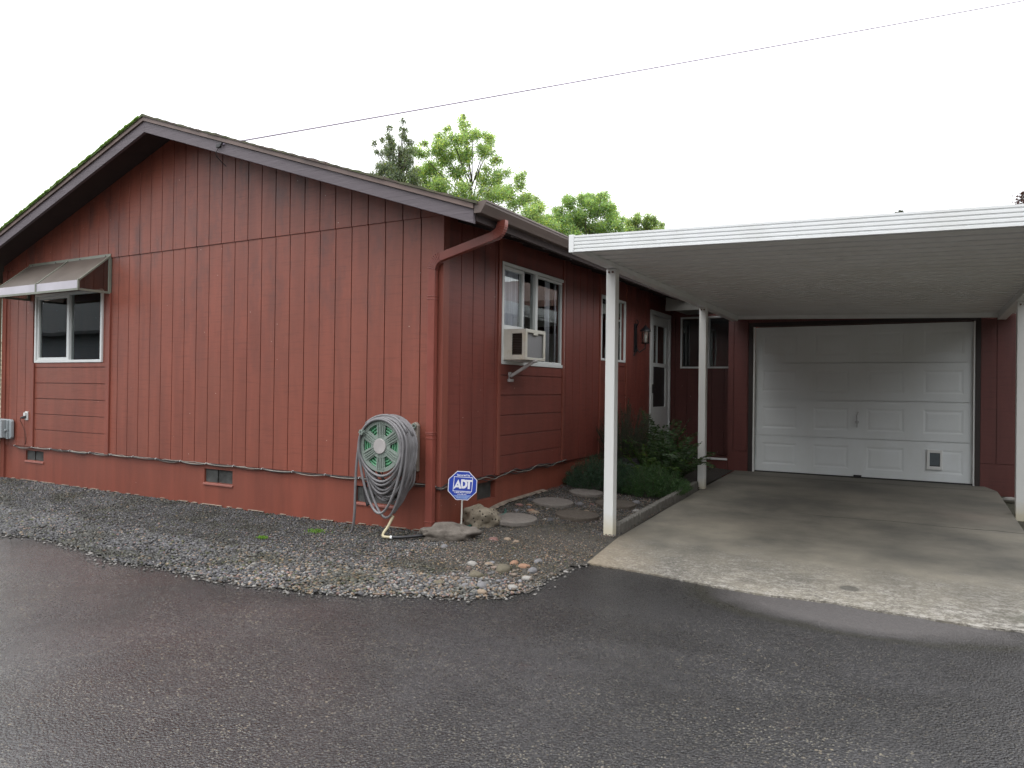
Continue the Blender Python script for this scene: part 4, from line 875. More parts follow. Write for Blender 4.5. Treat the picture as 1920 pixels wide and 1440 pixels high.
cable(1, M_CK, .006, -.020); cable(2, M_CW, .0045, -.030); cable(3, M_CK, .005, -.032, zoff=-.006); cable(4, M_CB, .0045, -.026, zoff=-.01); cable(5, M_CW, .004, -.022, zoff=.004, x0=-6.4, x1=-2.2)
def scable(seed, mat, r, x0, za, zb_):
    rr = random.Random(seed); P = [(-.02, -.03, za), (x0 + .01, -.02, za)]
    for i in range(40): u = i / 39; P.append((x0 + .004 * math.sin(u * 20 + seed), .06 + u * 2.5, za + (zb_ - za) * min(1, u * 1.3) + .016 * math.sin(u * 26 + seed) + .008 * math.sin(u * 61 + seed * 2)))
    m = MB(); m.tube(P, r, 6); return m.build('cable', mat, cb, smooth=True)
scable(1, M_CK, .0065, .022, .372, .40); scable(2, M_CW, .0035, .030, .365, .395); scable(3, M_CK, .005, .026, .355, .388)
for i in range(17): x = -6.95 + i * .432; MB().tube([(x, -.014, .40), (x + .002, -.036, .402), (x, -.039, .388), (x, -.014, .384)], .003, 5).build('cable_clip', M_VIN, cb)
# ------------------------------------------------------------ hose reel with hoses
hr = thing('hose_reel', (-.40, -.2, .5), 'green hose reel on the red wall heaped with looping grey hose', 'hose reel')
HX, HZ = -.40, .735
M_RG = simple('grey_green_plastic', (.20, .24, .21), .5, .1, 8, .03); M_HUB = simple('pale_grey_hub', (.36, .34, .33), .55, .1, 8, .03); M_TANP = simple('tan_plastic', (.27, .235, .20), .5, .1, 8, .03)
M_GH = simple('bright_green_hose', (.13, .36, .20), .35, .1, 8, .02); M_GREY = simple('grey_rubber_hose', (.165, .16, .165), .5, .18, 9, .05, dirt=(.10, .09, .08)); M_TAN = simple('tan_hose', (.42, .37, .24), .5, .15, 9, .03)
YR = -.335
def ring(m, r0, r1, ya, yb, n=48, cx=HX, cz=HZ):
    b = len(m.v)
    for i in range(n):
        a = 2 * math.pi * i / n; c_, s_ = math.cos(a), math.sin(a)
        m.v += [(cx + r0 * c_, ya, cz + r0 * s_), (cx + r1 * c_, ya, cz + r1 * s_), (cx + r1 * c_, yb, cz + r1 * s_), (cx + r0 * c_, yb, cz + r0 * s_)]
    for i in range(n):
        j = (i + 1) % n
        for q_ in range(4): p_ = (q_ + 1) % 4; m.f.append((b + i * 4 + q_, b + j * 4 + q_, b + j * 4 + p_, b + i * 4 + p_))
def disc_face(m, ya, yb):
    ring(m, .190, .224, ya, yb); ring(m, .05, .105, ya, yb)
    for k_ in range(6):                                          # six broad spokes, each two ribs
        a = rad(90 + 60 * k_); dx, dz = math.cos(a), math.sin(a); nx, nz = -dz, dx
        for (o0, o1, yy) in ((-.050, .050, ya + .005), (-.036, -.028, ya - .005), (-.012, -.004, ya - .005), (.004, .012, ya - .005), (.028, .036, ya - .005)):
            p = [(HX + dx * .07 + nx * o0 * .8, HZ + dz * .07 + nz * o0 * .8), (HX + dx * .204 + nx * o0, HZ + dz * .204 + nz * o0), (HX + dx * .204 + nx * o1, HZ + dz * .204 + nz * o1), (HX + dx * .07 + nx * o1 * .8, HZ + dz * .07 + nz * o1 * .8)]
            m.prism(p, lambda x, z: (x, yy, z), lambda x, z: (x, yb, z))
        a2 = rad(90 + 60 * k_ + 30); 
        for aa in (a2 - .33, a2 + .33): 
            p = [(HX + math.cos(aa) * .196, HZ + math.sin(aa) * .196)]
m_ = MB(); disc_face(m_, YR, YR + .012); m_.build('reel_disc', M_RG, hr)
m_ = MB(); m_.cyl((HX, YR - .016, HZ), (HX, YR + .02, HZ), .066, 32); m_.build('hub', M_HUB, hr, bevel=.004)
m_ = MB(); ring(m_, .03, .20, -.13, -.118); m_.cyl((HX, YR + .02, HZ), (HX, -.05, HZ), .055, 24); m_.build('drum', M_RG, hr)
m_ = MB()
for k_ in range(9):
    P = [(HX + (.088 + .013 * k_) * math.cos(a), YR + .030 + (.014 if k_ % 2 else 0), HZ + (.088 + .013 * k_) * math.sin(a)) for a in np.linspace(0, 2 * math.pi, 41)]; m_.tube(P, .0085, 8, cap=False)
for k_ in range(9):
    P = [(HX + .19 * math.cos(a), YR + .05 + .018 * k_, HZ + .19 * math.sin(a)) for a in np.linspace(0, 2 * math.pi, 33)]; m_.tube(P, .0095, 6, cap=False)
m_.build('green_hose', M_GH, hr, smooth=True)
m_ = MB()                                                       # bracket plate fixed to the wall with an ear at the top
m_.prism([(-.36, .46), (-.25, .46), (-.25, .60), (-.262, .78), (-.265, .90), (-.30, .92), (-.345, .90), (-.37, .84), (-.50, .78), (-.5, .46)], lambda x, z: (x, -.035, z), lambda x, z: (x, -.0125, z))
m_.prism([(-.205, .50), (-.185, .50), (-.185, .91), (-.215, .94), (-.25, .925), (-.31, .84), (-.31, .78), (-.225, .76)], lambda x, z: (x - .03, -.050, z), lambda x, z: (x - .03, -.0125, z))
m_.build('bracket', M_TANP, hr, bevel=.005)
m_ = MB(); ring(m_, .012, .022, -.070, -.056, 20, -.245, .905); m_.build('bracket_eye', M_RG, hr)
# crank knob
m_ = MB(); kx, kz = HX - .185, HZ + .115
for k_ in range(6): a = k_ * math.pi / 3; m_.cyl((kx + .017 * math.cos(a), YR - .045, kz + .017 * math.sin(a)), (kx + .017 * math.cos(a), YR - .012, kz + .017 * math.sin(a)), .008, 10)
m_.cyl((kx, YR - .035, kz), (kx, YR + .0, kz), .012, 12); m_.build('knob', M_RG, hr)
# grey hose: loops hung over the top of the reel, bottoms at different heights
def loop(y, rt, bottom, xoff=0., w=1., lean=0.):
    P = []
    for a in np.linspace(-10, 190, 22): P.append((HX + xoff + rt * math.cos(rad(a)), y, HZ + rt * math.sin(rad(a)) * 1.0))
    xl, zl = P[-1][0], P[-1][2]; xr, zr = P[0][0], P[0][2]
    # hanging part from left end down to the bottom and up to the right end
    for u in np.linspace(0, 1, 26)[1:-1]:
        a = math.pi * (1 - u); c_ = math.cos(a); s_ = math.sin(a)
        x = HX + xoff + lean * s_ + (rt * (1 - (1 - w) * s_)) * (abs(c_) ** 1.0 * (1 if c_ > 0 else -1)); z = zl + (bottom - zl) * s_ ** .95
        P.append((x, y + .02 * math.sin(u * 6.28), z))
    P.append(P[0]); return P
r2 = random.Random(5)
m_ = MB()
specs = []
for i_, b_ in enumerate([.475, .44, .405, .43, .36, .33, .38, .30, .345, .275, .31, .25, .29, .265, .34, .285, .235, .37]):
    specs.append((-.352 + .0095 * i_, .232 + .0018 * i_ + r2.uniform(-.004, .004), b_ + r2.uniform(-.01, .01), .001 * i_ + r2.uniform(-.004, .006), .93 + r2.uniform(-.05, .04), r2.uniform(-.03, .03)))
specs += [(-.345, .243, .155, .012, .86, -.01), (-.315, .248, .118, .022, .80, .03)]
for sp_ in specs: m_.tube(loop(*sp_), .0115, 8, cap=False)
# random strands crossing on the crown of the heap
for i in range(7):
    a0 = r2.uniform(20, 70); a1 = r2.uniform(110, 165); y0 = r2.uniform(-.34, -.2); y1 = r2.uniform(-.34, -.18); rr_ = r2.uniform(.25, .268)
    m_.tube([(HX + .02 + rr_ * math.cos(rad(a)), y0 + (y1 - y0) * (a - a0) / (a1 - a0), HZ + rr_ * math.sin(rad(a))) for a in np.linspace(a0, a1, 14)], .0115, 8)
# right hand vertical runs
for i in range(5):
    x = HX + .232 + i * .004; m_.tube(smoothp([(x - .012, -.30 + i * .03, HZ + .10), (x + .004, -.30 + i * .03, HZ - .05), (x - .012, -.28 + i * .03, .52 - i * .02), (x - .055 - .01 * i, -.27 + i * .03, .33), (x - .115, -.28 + i * .02, .16 + .02 * i)]), .0115, 8)
# left hanging tail down to the gravel
tl_ = [(HX - .235, -.34, HZ + .02), (HX - .262, -.34, .55), (HX - .272, -.34, .35), (HX - .28, -.335, .15), (HX - .305, -.32, .03), (HX - .33, -.31, -.035), (HX - .36, -.30, -.06)]
m_.tube(smoothp(tl_), .0115, 8)
m_.build('grey_hose', M_GREY, hr, smooth=True)
m_ = MB(); m_.tube(smoothp([(HX - .215, -.28, .40), (HX - .20, -.285, .30), (HX - .165, -.29, .20)]), [.017] * 13, 8); m_.build('hose_connector', M_RUBBER, hr, smooth=True)
m_ = MB(); m_.tube(smoothp([(-.275, -.30, .14), (-.30, -.34, .05), (-.315, -.38, .0), (-.28, -.42, -.018), (-.20, -.42, -.016)]), .0125, 8); m_.build('tan_hose', M_TAN, hr, smooth=True)
m_ = MB(); m_.tube([(-.205, -.42, -.016), (-.185, -.42, -.016)], .0145, 8); m_.build('hose_collar', M_STRIP, hr)
m_ = MB(); m_.tube(smoothp([(-.19, -.42, -.014), (-.13, -.40, -.012), (-.06, -.34, -.008), (.02, -.25, -.004), (.08, -.16, -.01)]), .014, 8); m_.build('black_hose', M_RUBBER, hr, smooth=True)
# green hose on the ground by the corner
m_ = MB(); m_.tube(smoothp([(.02, -.02, -.02), (.09, .14, -.01), (.13, .35, .0), (.22, .62, .035), (.2, .8, .05), (.12, .95, .055)]), .011, 8); o_ = m_.build('ground_hose', simple('dark_teal_hose', (.02, .10, .08), .4), smooth=True); tag(o_, 'dark green garden hose lying against the footing behind the two rocks', 'hose')
# ------------------------------------------------------------ sign
sg = thing('yard_sign', (.205, .045, -.02), 'blue octagonal security sign on a pale stake behind the long brown rock', 'yard sign', rz=rad(33))
M_BLUE = simple('blue_sign_print', (.022, .055, .36), .3, .05, 5, 0); M_SWH = simple('white_sign_print', (.75, .76, .80), .35, .03, 5, 0); M_PALEB = simple('pale_blue_print', (.28, .40, .68), .35, .2, 60, 0)
def lp(m, mat, name, par=sg, rot=0):                              # local coords: x right, z up, y depth (front is -y)
    o = m.build(name, mat, None); o.parent = par; return o
Rr = .125 / math.cos(rad(22.5)); SC = .25 / 960; cz_ = .418
def octo(r, tilt=2.5): return [(r * math.cos(rad(22.5 + 45 * i - tilt)), cz_ + r * math.sin(rad(22.5 + 45 * i - tilt))) for i in range(8)]
m_ = MB(); m_.prism(octo(Rr), lambda x, z: (x, -.002, z), lambda x, z: (x, .003, z)); pl = lp(m_, M_SWH, 'sign_plate')
m_ = MB(); m_.prism(octo(Rr * .955), lambda x, z: (x, -.0028, z), lambda x, z: (x, -.0022, z)); lp(m_, M_BLUE, 'sign_face')
def pt(px, py): return ((px - 762) * SC, cz_ - (py - 733) * SC)
def poly(m, pts): m.prism([pt(*p) for p in reversed(pts)], lambda x, z: (x, -.0040, z), lambda x, z: (x, -.0029, z))
m_ = MB()
poly(m_, [(475, 420), (1110, 460), (1110, 478), (475, 438)]); poly(m_, [(435, 895), (1075, 925), (1075, 943), (435, 913)]); poly(m_, [(475, 438), (494, 439), (458, 896), (438, 895)]); poly(m_, [(1090, 477), (1110, 478), (1078, 925), (1058, 924)])
poly(m_, [(625, 520), (660, 522), (615, 655), (575, 655)]) if False else None
poly(m_, [(622, 520), (600, 665), (560, 735), (545, 785), (500, 830), (460, 828)]); poly(m_, [(622, 520), (730, 830), (650, 828), (638, 760), (600, 665)]); poly(m_, [(560, 720), (645, 720), (650, 790), (540, 786)])
poly(m_, [(715, 520), (770, 520), (775, 825), (735, 822), (705, 700)])
for i in range(12):
    a0, a1 = rad(90 - 15 * i), rad(90 - 15 * (i + 1)); cx_, cy_ = 790, 675; 
    f = lambda r_x, r_y, a: (cx_ + r_x * math.cos(a), cy_ - r_y * math.sin(a)); poly(m_, [f(135, 155, a0), f(135, 155, a1), f(65, 75, a1), f(65, 75, a0)])
poly(m_, [(765, 520), (792, 520), (792, 600), (765, 600)]); poly(m_, [(765, 752), (792, 752), (792, 829), (765, 829)])
poly(m_, [(865, 535), (1095, 545), (1092, 610), (870, 600)]); poly(m_, [(945, 605), (1015, 605), (1003, 845), (932, 843)])
lp(m_, M_SWH, 'emblem')
m_ = MB()
for yy in (1045, 1070, 1095, 1120, 1142): hw = 300 - (yy - 1040) * 1.15; poly(m_, [(752 - hw, yy), (752 + hw, yy + 14), (752 + hw, yy + 28), (752 - hw, yy + 14)])
lp(m_, M_PALEB, 'fine_print')
def text(body, px, py, size, name, width):
    cu = bpy.data.curves.new(name, 'FONT'); cu.body = body; cu.size = size; cu.align_x = 'CENTER'; cu.align_y = 'CENTER'; cu.offset = size * .025; cu.extrude = .0004
    tmp = bpy.data.objects.new('tmp', cu); COL.objects.link(tmp); bpy.context.view_layer.update()
    me = bpy.data.meshes.new_from_object(tmp.evaluated_get(bpy.context.evaluated_depsgraph_get())); bpy.data.objects.remove(tmp)
    wd = max(v.co.x for v in me.vertices) - min(v.co.x for v in me.vertices); k_ = width * SC / wd
    x, z = pt(px, py)
    for v in me.vertices: v.co = (v.co.x * k_ + x, -.0036 - v.co.z, v.co.y + z - v.co.x * k_ * .04)
    o = bpy.data.objects.new(name, me); COL.objects.link(o); me.materials.clear(); me.materials.append(M_SWH); o.parent = sg
text('Secured by', 795, 385, .024, 'lettering', 440); text('1.800.ADT.ASAP', 760, 965, .017, 'lettering', 560); text('www.adt.com', 745, 1022, .012, 'lettering', 310)
m_ = MB(); m_.tube([(.0, .007, .52), (-.003, .007, .2), (-.010, .007, -.06)], .0075, 8); lp(m_, simple('pale_stake', (.45, .44, .40), .5), 'stake')
# ------------------------------------------------------------ rocks, pavers, cobbles
def lump(name, loc, sx, sy, sz, mat, seed, rz=0, sub=3, rough=.25, flat=0.):
    b = bmesh.new(); bmesh.ops.create_icosphere(b, subdivisions=sub, radius=1)
    r = random.Random(seed); ph = [r.uniform(0, 10) for _ in range(9)]
    from mathutils import noise as mn
    for v in b.verts:
        p = v.co.copy(); n = mn.noise(p * 1.3 + Vector(ph[:3])) * .9 + mn.noise(p * 3.1 + Vector(ph[3:6])) * .4 + mn.noise(p * 7 + Vector(ph[6:9])) * .15
        v.co = p * (1 + rough * n); 
        if v.co.z < -.5: v.co.z = -.5
        v.co.x *= sx; v.co.y *= sy; v.co.z *= sz
    me = bpy.data.meshes.new(name); b.to_mesh(me); b.free()
    o = link(name, me, mat, smooth=True); o.location = loc; o.rotation_euler = (0, 0, rz); return o
tag(lump('rock', (.185, -.135, .0), .255, .115, .085, M_ROCK, 3, rad(34), 4, .5), 'long low brown rock lying in front of the blue sign', 'rock')
tag(lump('rock', (.155, .44, .045), .165, .13, .135, M_PORE, 8, rad(30), 4, .5), 'tan rock full of dark pores right of the sign stake', 'rock')
def paver(x, y, r, mat, label, sy=1.):
    z = H(x, y); m = MB(); n = 40; rr = random.Random(int(x * 100)); P = [(r * math.cos(2 * math.pi * i / n) * (1 + rr.uniform(-.012, .012)), r * sy * math.sin(2 * math.pi * i / n)) for i in range(n)]
    m.prism(P, lambda a, b: (a, b, -.02), lambda a, b: (a, b, .024)); o = m.build('stepping_stone', mat, None, bevel=.01, seg=3); o.location = (x, y, z + .022); o.rotation_euler = (rad(rr.uniform(-1, 2)), rad(2.2), 0)
    tag(o, label, 'stepping stone', 'round stepping stones across the gravel bed')
paver(.375, .68, .212, M_STEP, 'pale round stepping stone nearest the two rocks'); paver(.385, 1.47, .21, M_STEP, 'pale grey round stepping stone with cobbles around its rim'); paver(.815, 1.12, .21, M_STEPD, 'dark brown stepping stone close to the front post')
paver(.90, 1.90, .215, M_STEPD, 'dark stepping stone half hidden behind the front post'); paver(.43, 2.22, .19, M_STEP, 'stepping stone farthest back at the foot of the green mound')
def cobcol(name, c): return rock_mat(name, tuple(k * .75 for k in c), c, sc=25)
CM = {'red': cobcol('dusky_red_cobble', (.22, .12, .105)), 'tan': cobcol('tan_cobble', (.30, .23, .165)), 'grey': cobcol('grey_cobble', (.20, .195, .20)), 'white': cobcol('white_cobble', (.34, .325, .30)), 'dark': cobcol('dark_grey_cobble', (.085, .085, .09)), 'orange': cobcol('orange_cobble', (.33, .19, .12)), 'olive': cobcol('olive_rough_rock', (.15, .13, .09))}
cobs = [(.14, 1.44, .05, 'dark', 'dark cobble against the footing left of the pale paver'), (.16, 1.16, .042, 'red', 'dusky red cobble touching the left rim of the pale paver'), (.235, 1.23, .036, 'orange', 'small orange brown cobble beside the dusky red one'),
        (.355, 1.04, .040, 'orange', 'orange cobble in front of the cobble ringed paver'), (.42, 1.00, .045, 'tan', 'tan cobble in front of the cobble ringed paver'), (.60, 1.66, .050, 'grey', 'pale grey oval cobble right of the ringed paver'), (.70, 1.74, .034, 'red', 'pinkish cobble between the two rear pavers'),
        (.645, 1.19, .040, 'white', 'white cobble above the dark brown paver'), (.70, 1.34, .034, 'white', 'cream cobble behind the dark brown paver'), (.785, 1.40, .038, 'tan', 'beige cobble near the front post behind the dark paver'), (.66, .86, .042, 'dark', 'grey cobble left of the dark brown paver'), (.60, .87, .022, 'white', 'tiny white cobble beside the grey one at the dark paver'),
        (1.02, 2.20, .055, 'grey', 'flat grey oval cobble right of the front post by the green mound'), (1.16, 1.82, .038, 'white', 'white cobble right of the front post by the edging'), (1.15, 1.15, .030, 'white', 'white cobble at the foot of the edging near the post'),
        (.80, -.72, .042, 'white', 'white flat cobble in the open gravel'), (.905, -.66, .032, 'tan', 'cream round cobble beside the white flat one'), (1.06, -.55, .04, 'orange', 'bright orange cobble near the asphalt edge'), (1.17, -.60, .042, 'orange', 'salmon orange cobble right of the olive rock'),
        (1.09, -.76, .072, 'olive', 'olive brown rough rock near the tip of the gravel'), (1.00, -.98, .062, 'olive', 'second olive rough rock closer to the road'), (.87, -1.24, .038, 'olive', 'small brown rough rock close to the road edge'), (.54, .02, .045, 'red', 'reddish flat cobble right of the long brown rock'),
        (.63, .10, .035, 'tan', 'pink tan cobble next to the reddish flat one'), (.32, -.39, .042, 'grey', 'pale grey cobble below the long brown rock'), (.74, .06, .032, 'tan', 'tan cobble in the gravel between rock and post'), (1.15, -1.15, .045, 'grey', 'lilac grey cobble at the gravel front'),
        (1.05, -1.20, .032, 'grey', 'small grey cobble left of the lilac grey one'), (1.22, -1.27, .034, 'tan', 'tan cobble at the road edge'), (1.27, -.66, .042, 'grey', 'mauve grey cobble near the slab corner'), (1.19, -.42, .04, 'grey', 'pale mauve cobble behind the salmon one'), (1.33, -.85, .036, 'white', 'cream cobble at the right rim of the gravel'), (1.34, -1.08, .035, 'white', 'white pebble at the right tip of the gravel')]
for i, (x, y, r, cn, lb) in enumerate(cobs):
    o = lump('cobble', (x, y, H(x, y) + .004 + r * .16), r * 1.15, r * .8, r * .6, CM[cn], 20 + i, random.Random(i).uniform(0, 3), 2, .12 if cn != 'olive' else .4); tag(o, lb, 'cobble' if cn != 'olive' else 'rock', 'cobbles scattered in the gravel')
# ------------------------------------------------------------ scalloped edging
pA, pB = Vector((1.372, .78, 0)), Vector((1.288, 3.70, 0)); nE = 5; L = (pB - pA).length / nE
names_ = ['grey scalloped edging block nearest the front carport post', 'second grey scalloped edging block from the front post', 'middle scalloped edging block beside the driveway', 'fourth scalloped edging block, before the last', 'scalloped edging block ending at the rear carport post']
for i in range(nE):
    m = MB(); nsc = 8; w_ = .028; prof = []
    for k_ in range(nsc):
        for j in range(6): u = (k_ + j / 6) / nsc; prof.append((u * (L - .012), .066 + .022 * math.sin(math.pi * j / 6)))
    prof.append((L - .012, .066)); P = [(0, -.08)] + prof + [(L - .012, -.08)]
    m.prism(list(reversed(P)), lambda a, b: (-w_, a, b), lambda a, b: (w_, a, b)); o = m.build('edging_block', M_EDG, None, bevel=.005)
    p = pA + (pB - pA) * (i / nE); o.location = (p.x - .02, p.y, SG(p.y) + .015); o.rotation_euler = (rad(1.2), rad(random.uniform(-2, 2)), math.atan2(pA.x - pB.x, pB.y - pA.y))
    tag(o, names_[i], 'edging block', 'scalloped concrete edging beside the driveway')
# ------------------------------------------------------------ plants
def leaves(P, D, Lh, Wd, cols, name, mat, parent=None, fold=.0):
    """elongated quads (rhombs) at P along unit directions D"""
    n = len(P); D = D / np.linalg.norm(D, axis=1, keepdims=True); R_ = rng.normal(0, 1, (n, 3)); Sd = np.cross(D, R_); Sd /= np.linalg.norm(Sd, axis=1, keepdims=True)
    Lh = np.broadcast_to(Lh, n)[:, None]; Wd = np.broadcast_to(Wd, n)[:, None]
    V = np.stack([P, P + D * Lh * .5 + Sd * Wd * .5, P + D * Lh, P + D * Lh * .5 - Sd * Wd * .5], 1)
    F = np.arange(n * 4).reshape(n, 4); C = np.ones((n, 4, 4)); C[..., :3] = cols[:, None, :]
    return npmesh(name, V.reshape(-1, 3), F, mat, parent, C.reshape(-1, 4))
def gcol(n, base, var=.35, yel=0.):
    b = np.array(base)[None] * rng.uniform(1 - var, 1 + var, (n, 1)); b = b * (1 + rng.normal(0, .06, (n, 3))); 
    if yel: k = rng.uniform(0, 1, n) < yel; b[k] *= np.array([1.9, 1.5, .9])
    return np.clip(b, .002, .8)
def mound(cx, cy, rx, ry, h, nst, label, col):
    z0 = H(cx, cy); t = thing('mound_plant', (cx, cy, z0), label, 'plant', 'low green plants in the bed'); P, D, stems = [], [], MB()
    for i in range(nst):
        a = rng.uniform(0, 6.28); q = math.sqrt(rng.uniform(0, 1)); bx, by = q * math.cos(a) * rx, q * math.sin(a) * ry; hh = h * (1 - .75 * q * q) * rng.uniform(.75, 1.15)
        base = Vector((cx + bx * .75, cy + by * .75, z0)); tip = Vector((cx + bx * 1.08, cy + by * 1.08, z0 + hh)); 
        for s_ in range(13):
            u = .25 + .75 * s_ / 12; p = base.lerp(tip, u)
            for _ in range(3): P.append(tuple(p + Vector(rng.normal(0, .006, 3)))); D.append(tuple((tip - base).normalized() * .8 + Vector(rng.normal(0, .7, 3))))
        if i % 5 == 0: stems.tube([base, tip], .002, 4)
    P = np.array(P); D = np.array(D); leaves(P, D, rng.uniform(.016, .034, len(P)), rng.uniform(.004, .008, len(P)), gcol(len(P), col, .4, .05), 'foliage', M_FERN, t)
    stems.build('stems', M_BARK, t)
mound(.40, 2.78, .46, .48, .38, 620, 'dark blue green mound of low foliage against the red wall', (.028, .068, .034))
mound(.95, 2.92, .42, .50, .33, 620, 'brighter green low mound between the two carport posts', (.040, .095, .026))
def upright(cx, cy, r, h, nst, label):
    z0 = H(cx, cy); t = thing('rosemary_bush', (cx, cy, z0), label, 'shrub'); P, D = [], []; st = MB()
    for i in range(nst):
        a = rng.uniform(0, 6.28); q = rng.uniform(0, 1) ** .6; b = Vector((cx + q * r * .35 * math.cos(a), cy + q * r * .35 * math.sin(a), z0)); hh = h * rng.uniform(.6, 1.08) * (1 - .25 * q); tp = b + Vector((q * r * math.cos(a), q * r * math.sin(a), hh)); md = b.lerp(tp, .5) + Vector((0, 0, hh * .1))
        pts = smoothp([b, md, tp], 8); st.tube(pts, .0025, 4)
        for s_ in range(34):
            u = .12 + .88 * s_ / 33; k_ = min(len(pts) - 2, int(u * (len(pts) - 1))); p = pts[k_].lerp(pts[k_ + 1], u * (len(pts) - 1) - k_)
            for _ in range(3): P.append(tuple(p)); D.append(tuple(Vector((0, 0, .8)) + Vector(rng.normal(0, .55, 3))))
    P = np.array(P); D = np.array(D); leaves(P, D, rng.uniform(.02, .04, len(P)), rng.uniform(.003, .006, len(P)), gcol(len(P), (.026, .058, .028), .4), 'foliage', M_FERN, t); st.build('stems', M_BARK, t)
upright(.30, 3.75, .34, .98, 150, 'tall spiky dark green bush against the wall behind the front post')
def fern(cx, cy, nfr, L0, label, seed, col=(.032, .074, .018)):
    r = random.Random(seed); z0 = H(cx, cy); t = thing('fern', (cx, cy, z0), label, 'fern', 'ferns in front of the porch'); P, D, Ls = [], [], []; st = MB()
    for i in range(nfr):
        a = 2 * math.pi * i / nfr + r.uniform(-.25, .25); L_ = L0 * r.uniform(.7, 1.12); el = rad(r.uniform(42, 80)); pts = []; p = Vector((cx, cy, z0)); d = Vector((math.cos(a) * math.cos(el), math.sin(a) * math.cos(el), math.sin(el))); n = 26; droop = r.uniform(.5, 1.5)
        for k_ in range(n): pts.append(p.copy()); p = p + d * (L_ / n); d = (d + Vector((0, 0, -droop / n * (.4 + 1.6 * k_ / n)))).normalized()
        st.tube(pts, [.003 * (1 - .7 * k_ / n) for k_ in range(n)], 4)
        for k_ in range(4, n - 1):
            tg = (pts[k_ + 1] - pts[k_]).normalized(); sd = tg.cross(Vector((0, 0, 1))); sd = sd.normalized() if sd.length > .01 else Vector((1, 0, 0)); u = k_ / n; ll = .085 * math.sin(math.pi * min(1, (1 - u) * 1.15 + .02)) ** .8 * (L_ / .7) + .006
            for e_ in (-1, 1):
                for f_ in (0, .5): P.append(tuple(pts[k_].lerp(pts[k_ + 1], f_))); D.append(tuple(sd * e_ + tg * .35 + Vector((0, 0, -.15)) + Vector(rng.normal(0, .1, 3)))); Ls.append(ll * r.uniform(.85, 1.1))
    P = np.array(P); D = np.array(D); Ls = np.array(Ls); leaves(P, D, Ls, .016, gcol(len(P), col, .4, .06), 'fronds', M_FERN, t); st.build('stems', M_BARK, t)
fern(.98, 3.62, 40, .82, 'large dark fern arching against the rear carport post', 3)
fern(.60, 4.35, 34, .92, 'fern with arching fronds in front of the entry door', 9, (.038, .085, .022))
fern(.70, 3.55, 26, .66, 'smaller bright tipped fern between the two larger ones', 12, (.075, .14, .026))
pot = thing('half_barrel', (.45, 3.62, .06), 'dark wooden half barrel pot hidden among the ferns', 'pot')
M_POTW = simple('dark_barrel_wood', (.035, .03, .034), .6, .3, 20, .3)
m_ = MB(); zz = H(.45, 3.62); m_.tube([(.45, 3.62, zz), (.45, 3.62, zz + .14), (.45, 3.62, zz + .28), (.45, 3.62, zz + .281), (.45, 3.62, zz + .24)], [.13, .155, .15, .135, .132], 20); m_.build('staves', M_POTW, pot)
m_ = MB(); m_.tube([(.45, 3.62, zz + .06), (.45, 3.62, zz + .085)], [.145, .15], 24, cap=False); m_.tube([(.45, 3.62, zz + .21), (.45, 3.62, zz + .235)], [.157, .157], 24, cap=False); m_.build('hoop', simple('grey_metal_hoop', (.11, .105, .12), .5), pot)
# small weeds in the gravel
def weed(x, y, lb, s=.05):
    n = 150; P = np.column_stack([rng.normal(x, s * .9, n), rng.normal(y, s * .6, n), np.full(n, H(x, y) + .022)]); D = np.column_stack([rng.normal(0, .5, (n, 2)), np.full(n, .7)])
    tag(leaves(P, D, rng.uniform(.016, .034, n), .006, gcol(n, (.15, .29, .05), .3), 'weed', M_LEAF), lb, 'weed', 'weeds in the gravel')
weed(-1.02, -.45, 'bright green weed tuft in the gravel below the hose tail'); weed(-1.25, -.86, 'small yellow green weed patch farther left in the gravel', .028)
# soil strip with clods right of the slab
for i, (x, y, lb) in enumerate([(4.62, 5.2, 'pale flat stone by the wall right of the driveway')]):
    tag(lump('rock', (x, y, .0), .10, .05, .03, CM['white'], 77, .2, 2), lb, 'rock')
# ------------------------------------------------------------ trees
def tree(name, base, height, clumps, leafn, lsize, cols, lab, cat, elong=1.6, grp='trees behind the house', droop=0., trunk_r=.10, yel=.12):
    t = thing(name, tuple(base), lab, cat, grp); tr = MB(); top = Vector(base) + Vector((0, 0, height))
    tr.tube(smoothp([Vector(base), Vector(base) + Vector((.1, .0, height * .4)), Vector(base) + Vector((-.05, .1, height * .75)), top], 4), [trunk_r * (1 - .9 * i / 12) for i in range(13)], 8)
    P, D = [], []
    tot = sum(c[1] ** 2 for c in clumps)
    for ci_, (c, r) in enumerate(clumps):
        c = Vector(c); hb = max(base[2] + height * .25, c.z - 1.4); st = Vector((base[0], base[1], min(hb, top.z)))
        mid = st.lerp(c, .55) + Vector((0, 0, -.1 * r))
        if ci_ % 5 == 0: main = c
        else: st = main; mid = st.lerp(c, .5)
        tr.tube(smoothp([st, mid, c], 4), [(.024 if ci_ % 5 == 0 else .012) * (1 - .09 * i) for i in range(9)], 5)
        for _ in range(5):
            d = Vector(rng.normal(0, 1, 3)).normalized() * r * rng.uniform(.6, 1.05); d.z = abs(d.z) * .8 if rng.uniform() < .6 else d.z; tr.tube([c, c + d * .5 + Vector((0, 0, .05)), c + d], [.008, .006, .003], 4)
            # leaf sprays along twigs
            m = max(4, int(leafn * r * r / tot / 5))
            for _i in range(m):
                u = rng.uniform(.0, 1.15); p = c + d * u + Vector(rng.normal(0, r * .32 + .035, 3)); P.append(tuple(p)); dd = Vector(rng.normal(0, 1, 3)); dd.z -= droop; D.append(tuple(dd))
    P = np.array(P); D = np.array(D); n = len(P)
    leaves(P, D, rng.uniform(.7, 1.3, n) * lsize * elong, rng.uniform(.7, 1.3, n) * lsize, gcol(n, cols, .38, yel), 'crown', M_LEAF, t); tr.build('trunk', M_BARK, t)
